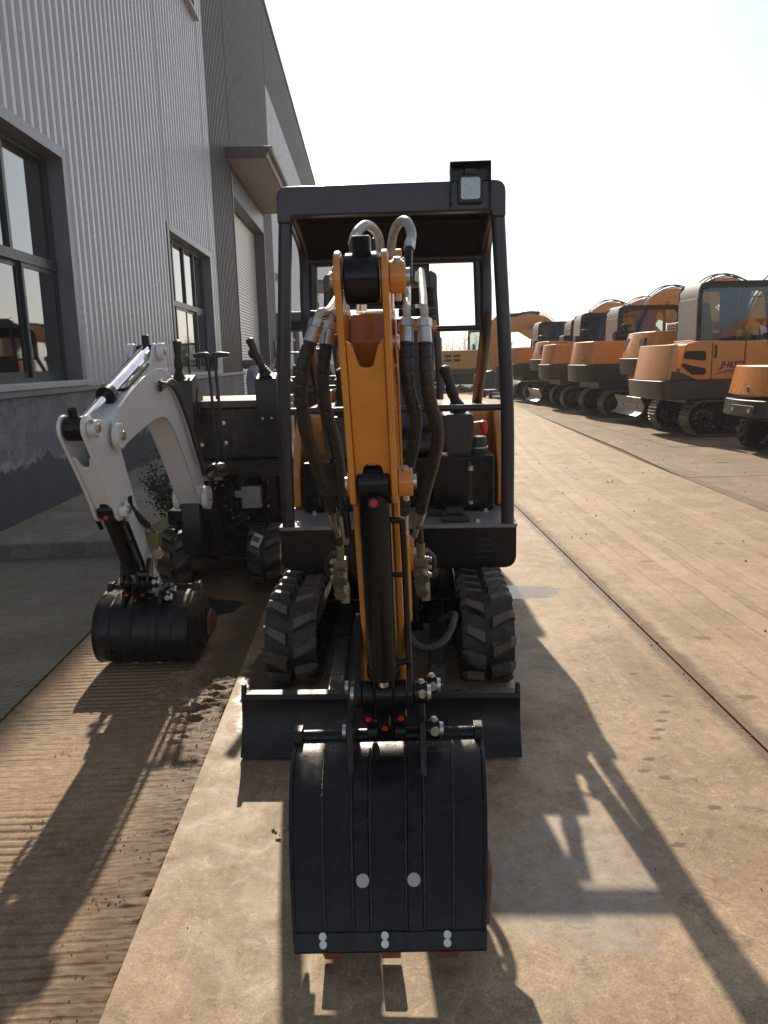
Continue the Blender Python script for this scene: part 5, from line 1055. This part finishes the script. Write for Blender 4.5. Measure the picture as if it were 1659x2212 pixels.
for j in range(N+1):
    for i in range(N+1):
        x = -.46+1.4*i/N; y = -.62+1.24*j/N; f = min(1, 4*i/N, 4*(N-i)/N)*min(1, 4*j/N, 4*(N-j)/N); vs.append((x+.1*f*(1-i/N), y, 2.27+.30*f**.6+.012*noise.noise((x*9, y*9, 0))))
b.add(vs, [(j*(N+1)+i, j*(N+1)+i+1, (j+1)*(N+1)+i+1, (j+1)*(N+1)+i) for j in range(N) for i in range(N)]); b.build('silver_cover', SILVER, cp)
b = MB(); b.prism(rpoly([(-.25, 1.3, 0), (.3, 1.3, 0), (.3, 1.45, .05), (-.1, 1.45, .05), (-.16, 1.95, .1), (-.26, 1.95, .08)]), -.25, .25, XZ); b.build('seat', PLASTIC, rt, .03)
b = MB(); b.b2((.31, -.6, .56), (1.0, .6, .8)); b.build('floor', BLACK, rt, .02)
big_boom(rt, [(1.0, .7, .10), (1.3, 1.4, .13), (1.8, 2.0, .15), (2.5, 2.1, .14), (3.2, 1.7, .10)], .2, ORANGE, 0, False)
# ------------------------------------------------------------------ far machines
def far_digger(loc, rz, label, m, cabm, k=1., arm=None, grp=None):
    rt = empty('excavator', loc, rz, label, 'excavator', grp)
    for yc in (-1., 1.): steel_track(rt, yc, .5, -1.3, 1.4, .42, .16, shoe_mesh(.5, .16))
    b = MB(); b.b2((-.9, -.9, .4), (.9, .9, .75)); b.cyl((0, 0, .75), (0, 0, .95), .7, n=24); b.build('undercarriage', BLACK, rt, .03)
    body(rt, 'counterweight', -2.1, -1.3, -1.25, 1.25, 1.0, 1.95, m, .5, .1, .1)
    b = MB(); b.b2((-1.295, -1.25, 1.0), (1.2, .15, 1.9)); b.b2((-1.29, .16, 1.0), (.2, 1.25, 1.88)); h = b.build('engine_hood', m, rt, .06, 3)
    b = MB(); b.b2((-1.9, -1.2, .82), (1.2, 1.2, .99)); b.build('upper_frame', DGREY, rt, .02)
    for i in range(2):
        for j in range(2): slot(h, rpoly([(-.95+.42*i, 1.38+.2*j, .02), (-.62+.42*i, 1.38+.2*j, .02), (-.60+.42*i, 1.50+.2*j, .02), (-.93+.42*i, 1.50+.2*j, .02)]), -1.252)
    cab(rt, .10, 1.7, .25, 1.25, 1.2, 2.9, False, False, .15, cabm)
    bo = big_boom(rt, arm['boom'], .42, m, -.15, True)
    if 'stick' in arm:
        b = MB(); b.prism(rpoly(arm['stick'], 4), -.15-.18, -.15+.18, XZ); st = b.build('stick', m, rt, .02)
        b = MB(); b.tube([(*arm['cyl'][0][:1], -.15, arm['cyl'][0][1]), (arm['cyl'][1][0], -.15, arm['cyl'][1][1])], .085, 12); b.build('stick_cylinder', DGREY, rt)
        b = MB(); b.prism(rpoly(arm['bucket'], 4), -.75, .45, XZ); b.build('bucket', mat('worn bucket steel', (.06, .055, .055), .6, .3, dust=.4), rt, .03)
        b = MB(); b.tube([(arm['link'][0][0], -.15, arm['link'][0][1]), (arm['link'][1][0], -.15, arm['link'][1][1])], .07, 10); b.build('bucket_cylinder', BLACK, rt)
    return rt
far_digger((8.6, 33.5, 0), R(180), 'large orange excavator with level boom and upright stick set down beside the bare earth', ORANGE2, LGREY, 1,
    dict(boom=[(.9, 1.3, .22), (.6, 2.0, .3), (.9, 2.7, .34), (1.6, 2.95, .34), (2.3, 2.85, .30), (2.95, 2.75, .24)], stick=[(2.6, 3.0, .1), (2.95, 3.3, .15), (3.3, 3.0, .2), (3.35, 1.8, .1), (3.2, .85, .1), (2.95, .85, .1), (2.75, 2.4, .2)], cyl=[(1.2, 3.32), (2.95, 3.22)], bucket=[(3.25, 1.0, .1), (3.9, .85, .2), (3.95, .35, .2), (3.5, .05, .15), (3.0, .2, .1), (3.0, .8, .1)], link=[(2.5, 2.0), (3.0, 1.0)]))
far_digger((4.9, 38.5, 0), R(-10), 'old yellow excavator with cream cab standing on the bare earth', YELLOW, LGREY, 1,
    dict(boom=[(.9, 1.4, .2), (1.0, 2.2, .25), (1.5, 2.9, .28), (2.4, 3.0, .25), (3.2, 2.5, .2)]))
far_digger((4.6, 52, 0), R(200), 'distant yellow excavator with dark green cab frame, furthest of the machines', YELLOW, BLACK, 1,
    dict(boom=[(.9, 1.3, .2), (1.2, 2.0, .22), (1.9, 2.3, .22), (2.8, 2.1, .2), (3.6, 1.5, .15)]))
# earth patch, cart, rubble
g = MB(); pts = [(1.6, 38.1), (4.4, 33.5), (5.2, 29.5), (6.5, 29.2), (15, 29.5), (60, 60), (40, 110), (-3, 110), (-3, 42)]; g.add([(x, y, .012+.01*(i % 2)) for i, (x, y) in enumerate(pts)], [tuple(range(len(pts)))]); tag(g.build('earth', G_DIRT), kind='structure')
sp = [(random.uniform(1.5, 9), random.uniform(31, 42), .01, abs(random.gauss(.03, .05))+.01) for _ in range(420)]
tag(clods('rubble', [s for s in sp if s[0] > 1.6+(38-s[1])*.55 or s[1] > 38], SOILM), 'lumps of earth and rubble strewn before the far machines', 'rubble', kind='stuff')
ct = empty('trolley', (5.15, 30.2, 0), R(12), 'low blue trolley carrying a dark drum near the far machines', 'trolley')
b = MB(); b.b2((-.6, -.4, .26), (.6, .4, .32)); b.build('platform', mat('blue trolley paint', (.04, .07, .20), .5), ct, .01)
for x in (-.5, .5):
    for y in (-.33, .33): b = MB(); b.b2((x-.03, y-.03, 0.08), (x+.03, y+.03, .26)); b.cyl((x, y-.03, .07), (x, y+.03, .07), .07); b.build('leg', BLACK, ct)
dr = empty('drum', (5.25, 30.2, .32), 0, 'dark oil drum standing on the blue trolley', 'drum')
b = MB(); b.lathe([(.27, 0), (.28, .01), (.27, .03), (.27, .28), (.285, .30), (.27, .32), (.27, .58), (.285, .60), (.27, .62), (.27, .86), (.28, .88), (.26, .88)], (0, 0, 0), (0, 0, 1), 28); b.build('shell', DGREY, dr)
b = MB(); b.cyl((.12, 0, .88), (.12, 0, .90), .04); b.build('bung', ZINC, dr)
# ------------------------------------------------------------------ person with a phone by the shutter
pr_ = empty('person', (-2.02, 14.6, 0), R(0), 'person in pale hooded jacket raising a phone in front of the roller shutter', 'person')
SKIN = mat('skin', (.50, .30, .22), .5); JACK = mat('pale jacket', (.42, .43, .46), .8, c2=(.36, .37, .40), bump=.3, bscale=40); TROU = mat('dark trousers', (.02, .02, .025), .8); HAIR = mat('dark hair', (.012, .010, .010), .6); FUR = mat('brown fur trim', (.22, .18, .15), .95, bump=1., bscale=90)
def skin(name, verts, edges, radii, m, parent, sub=2):
    me = bpy.data.meshes.new(name); me.from_pydata(verts, edges, []); me.materials.append(m); o = link(name, me, parent)
    md = o.modifiers.new('skin', 'SKIN'); md.use_smooth_shade = True
    for i, r_ in enumerate(radii): v_ = me.skin_vertices[0].data[i]; v_.radius = r_ if isinstance(r_, tuple) else (r_, r_); v_.use_root = (i == 0)
    s_ = o.modifiers.new('sub', 'SUBSURF'); s_.levels = sub; s_.render_levels = sub; return o
# facing +X, forearms raised before the face
skin('body', [(0, 0, .95), (0, 0, 1.2), (0, 0, 1.42), (.01, 0, 1.50), (.03, 0, 1.58), (.03, 0, 1.68), (.02, 0, 1.74), (0, -.17, 1.40), (.06, -.24, 1.18), (.26, -.14, 1.38), (.34, -.07, 1.50), (0, .17, 1.40), (.06, .24, 1.18), (.26, .14, 1.38), (.34, .07, 1.50), (0, -.10, .90), (.02, -.10, .50), (0, -.10, .09), (.13, -.11, .04), (0, .10, .90), (-.02, .10, .50), (-.03, .10, .09), (.10, .11, .04)],
    [(0, 1), (1, 2), (2, 3), (3, 4), (4, 5), (5, 6), (2, 7), (7, 8), (8, 9), (9, 10), (2, 11), (11, 12), (12, 13), (13, 14), (0, 15), (15, 16), (16, 17), (17, 18), (0, 19), (19, 20), (20, 21), (21, 22)],
    [.14, .12, .13, .055, .085, .095, .07, .06, .045, .038, .04, .06, .045, .038, .04, .085, .06, .045, .04, .085, .06, .045, .04], SKIN, pr_)
skin('jacket', [(0, 0, .98), (-.005, 0, 1.2), (-.01, 0, 1.42), (-.02, 0, 1.50), (0, -.19, 1.41), (.06, -.25, 1.18), (.23, -.155, 1.36), (0, .19, 1.41), (.06, .25, 1.18), (.23, .155, 1.36), (0, 0, .82)], [(0, 1), (1, 2), (2, 3), (2, 4), (4, 5), (5, 6), (2, 7), (7, 8), (8, 9), (0, 10)], [(.17, .20), (.16, .19), (.16, .19), (.09, .1), .085, .07, .06, .085, .07, .06, (.18, .22)], JACK, pr_)
skin('trousers', [(0, 0, .88), (0, -.105, .84), (.02, -.11, .5), (0, -.11, .12), (0, .105, .84), (-.02, .11, .5), (-.03, .11, .12)], [(0, 1), (1, 2), (2, 3), (0, 4), (4, 5), (5, 6)], [(.13, .15), .10, .08, .065, .10, .08, .065], TROU, pr_)
b = MB(); b.sphere((-.005, 0, 1.695), .115, 16, (1.0, .9, 1.0)); 
for v_ in b.v:
    if v_.x > .05: v_.x = .05+(v_.x-.05)*.25
    if v_.z < 1.66 and v_.x > .02: v_.z = 1.66
b.build('hair', HAIR, pr_)
b = MB()
for k in range(24):
    a = math.pi*(.35+1.3*k/23); b.sphere((-.03+.15*math.cos(a), .15*math.sin(a), 1.50+.02*math.sin(k*2.3)), .055, 8)
for v_ in b.v: v_ += V((noise.noise(v_*40), noise.noise(v_*40+V((3, 0, 0))), noise.noise(v_*40+V((0, 7, 0)))))*.03
b.build('fur_hood', FUR, pr_)
b = MB(); b.sphere((.115, 0, 1.625), .018, 8, (1.2, .7, 1)); b.build('nose', SKIN, pr_)
for sy in (-1, 1):
    hw_ = V((.345, sy*.055, 1.52))
    for k in range(4): skin('finger', [hw_+V((0, -sy*.005, .012*k)), hw_+V((.035, -sy*.02, .012+.016*k)), hw_+V((.05, -sy*.045, .012+.016*k))], [(0, 1), (1, 2)], [.010, .009, .008], SKIN, pr_, 1)
    skin('thumb', [hw_, hw_+V((-.005, -sy*.025, .03)), hw_+V((-.0, -sy*.045, .05))], [(0, 1), (1, 2)], [.011, .010, .009], SKIN, pr_, 1)
ph = empty('phone', (-1.63, 14.6, 1.50), 0, 'yellow cased phone held up by the person at the shutter', 'phone')
b = MB(); b.box((0, 0, .06), (.012, .08, .16)); b.build('case', mat('yellow phone case', (.55, .42, .10), .5), ph, .005)
b = MB(); b.box((-.0068, 0, .06), (.001, .07, .145)); b.build('screen', BLACK, ph)
# ------------------------------------------------------------------ shrub by the wall, dropped cloth
sh = empty('shrub', (-1.72, 6.75, .115), 0, 'small leafy green shrub on the apron behind the white boom', 'shrub')
LEAF = mat('shrub leaf', (.045, .075, .025), .5, c2=(.03, .05, .02), nscale=30); BARK = mat('bark', (.09, .065, .045), .9, bump=.5)
b = MB(); lf = MB()
for k in range(14):
    a = random.uniform(0, 6.28); tip = V((.30*math.cos(a)*random.uniform(.3, 1), .30*math.sin(a)*random.uniform(.3, 1), random.uniform(.3, .72))); mid = tip*.5+V((0, 0, .08)); b.tube([V((0, 0, 0)), mid, tip], lambda t: .005-.0035*min(1, t/.7), 5, 4)
    for j in range(120):
        f = random.uniform(.35, 1.08); p = tip*f+V((random.gauss(0, .04), random.gauss(0, .04), random.gauss(.02, .04))); q = Quaternion((random.gauss(0, 1), random.gauss(0, 1), random.gauss(0, 1), random.gauss(0, 1))).normalized(); l_ = random.uniform(.022, .042)
        lf.add([p+q @ V(c_) for c_ in ((0, 0, 0), (l_*.5, l_*.28, .004), (l_, 0, 0), (l_*.5, -l_*.28, .004))], [(0, 1, 2, 3)])
b.build('stem', BARK, sh); o = lf.build('foliage', LEAF, sh); o['kind'] = 'stuff'
b = MB(); vs = []; N = 26
for j in range(N+1):
    for i in range(N+1):
        u, v_ = i/N*2-1, j/N*2-1; r_ = .8+.25*noise.noise((math.atan2(v_, u)*1.2, 1, 0)); k = min(1, max(abs(u), abs(v_))); d = math.hypot(u, v_) or 1; x = u*k/d*r_ if k else 0; y = v_*k/d*r_ if k else 0
        vs.append((-1.06+x*.27, 4.75+y*.20, -.006+.055*max(0, 1-k**2)*(.5+abs(noise.fractal((x*2.2, y*3.1, 3), .8, 2, 4)))))
b.add(vs, [(j*(N+1)+i, j*(N+1)+i+1, (j+1)*(N+1)+i+1, (j+1)*(N+1)+i) for j in range(N) for i in range(N)]); o = b.build('dropped_cloth', mat('black cloth', (.015, .015, .015), .85, bump=.5, bscale=60)); tag(o, 'crumpled black cloth lying on the concrete behind the white machine\'s bucket', 'cloth')
# ------------------------------------------------------------------ bare trees on the horizon
TW = mat('bare twig', (.10, .09, .08), .9)
def bare_tree(seed, h):
    rd = random.Random(seed); tr_ = MB(); cr = MB(); tr_.cyl((0, 0, -.1), (0, 0, h*.5), h*.011, h*.006, n=6); tr_.cyl((0, 0, h*.5), (.0, 0, h*.97), h*.006, h*.0015, n=5)
    def grow(p, d, l, r_, lev):
        q = p+d*l; cr.cyl(p, q, r_, r_*.5, n=4, caps=False)
        if lev:
            for _ in range(3): f = rd.uniform(.3, .95); dd = (d+V((rd.gauss(0, .35), rd.gauss(0, .35), rd.gauss(.15, .2)))).normalized(); grow(p+d*l*f, dd, l*rd.uniform(.45, .7), r_*.55, lev-1)
    for i in range(16):
        z = h*(.22+.7*i/16); a = rd.uniform(0, 6.28); grow(V((0, 0, z)), V((math.cos(a)*.55, math.sin(a)*.55, .85)).normalized(), h*.22*(1.15-.8*i/16), h*.0035, 2)
    return tr_.mesh('trunk', TW), cr.mesh('crown', TW)
tm = [bare_tree(i, 1.) for i in range(4)]
for i in range(46):
    x = -6+i*1.25+random.uniform(-.5, .5) if i < 38 else 42+(i-38)*5; y = random.uniform(150, 190); hh = random.uniform(5.2, 8.2)
    t_ = empty('bare_tree', (x, y, 0), random.uniform(0, 6), 'slender leafless tree in the pale line on the horizon', 'tree', 'leafless trees along the horizon'); t_.scale = (hh, hh, hh)
    a, c = tm[i % 4]; link('trunk', a, t_); link('crown', c, t_)
# ------------------------------------------------------------------ haze
hz = MB(); hz.b2((-950, -320, -1.2), (950, 1650, 15.5)); ho = hz.build('haze', DARK); ho.data.materials.clear()
hm = bpy.data.materials.new('haze'); hm.use_nodes = True; n = hm.node_tree.nodes; n.clear(); o_ = n.new('ShaderNodeOutputMaterial'); pv = n.new('ShaderNodeVolumePrincipled')
pv.inputs['Color'].default_value = (.93, .94, .96, 1); pv.inputs['Density'].default_value = .0011; pv.inputs['Anisotropy'].default_value = .3
hm.node_tree.links.new(pv.outputs[0], o_.inputs['Volume']); ho.data.materials.append(hm); tag(ho, 'pale hazy air over the whole yard', 'haze', kind='stuff')
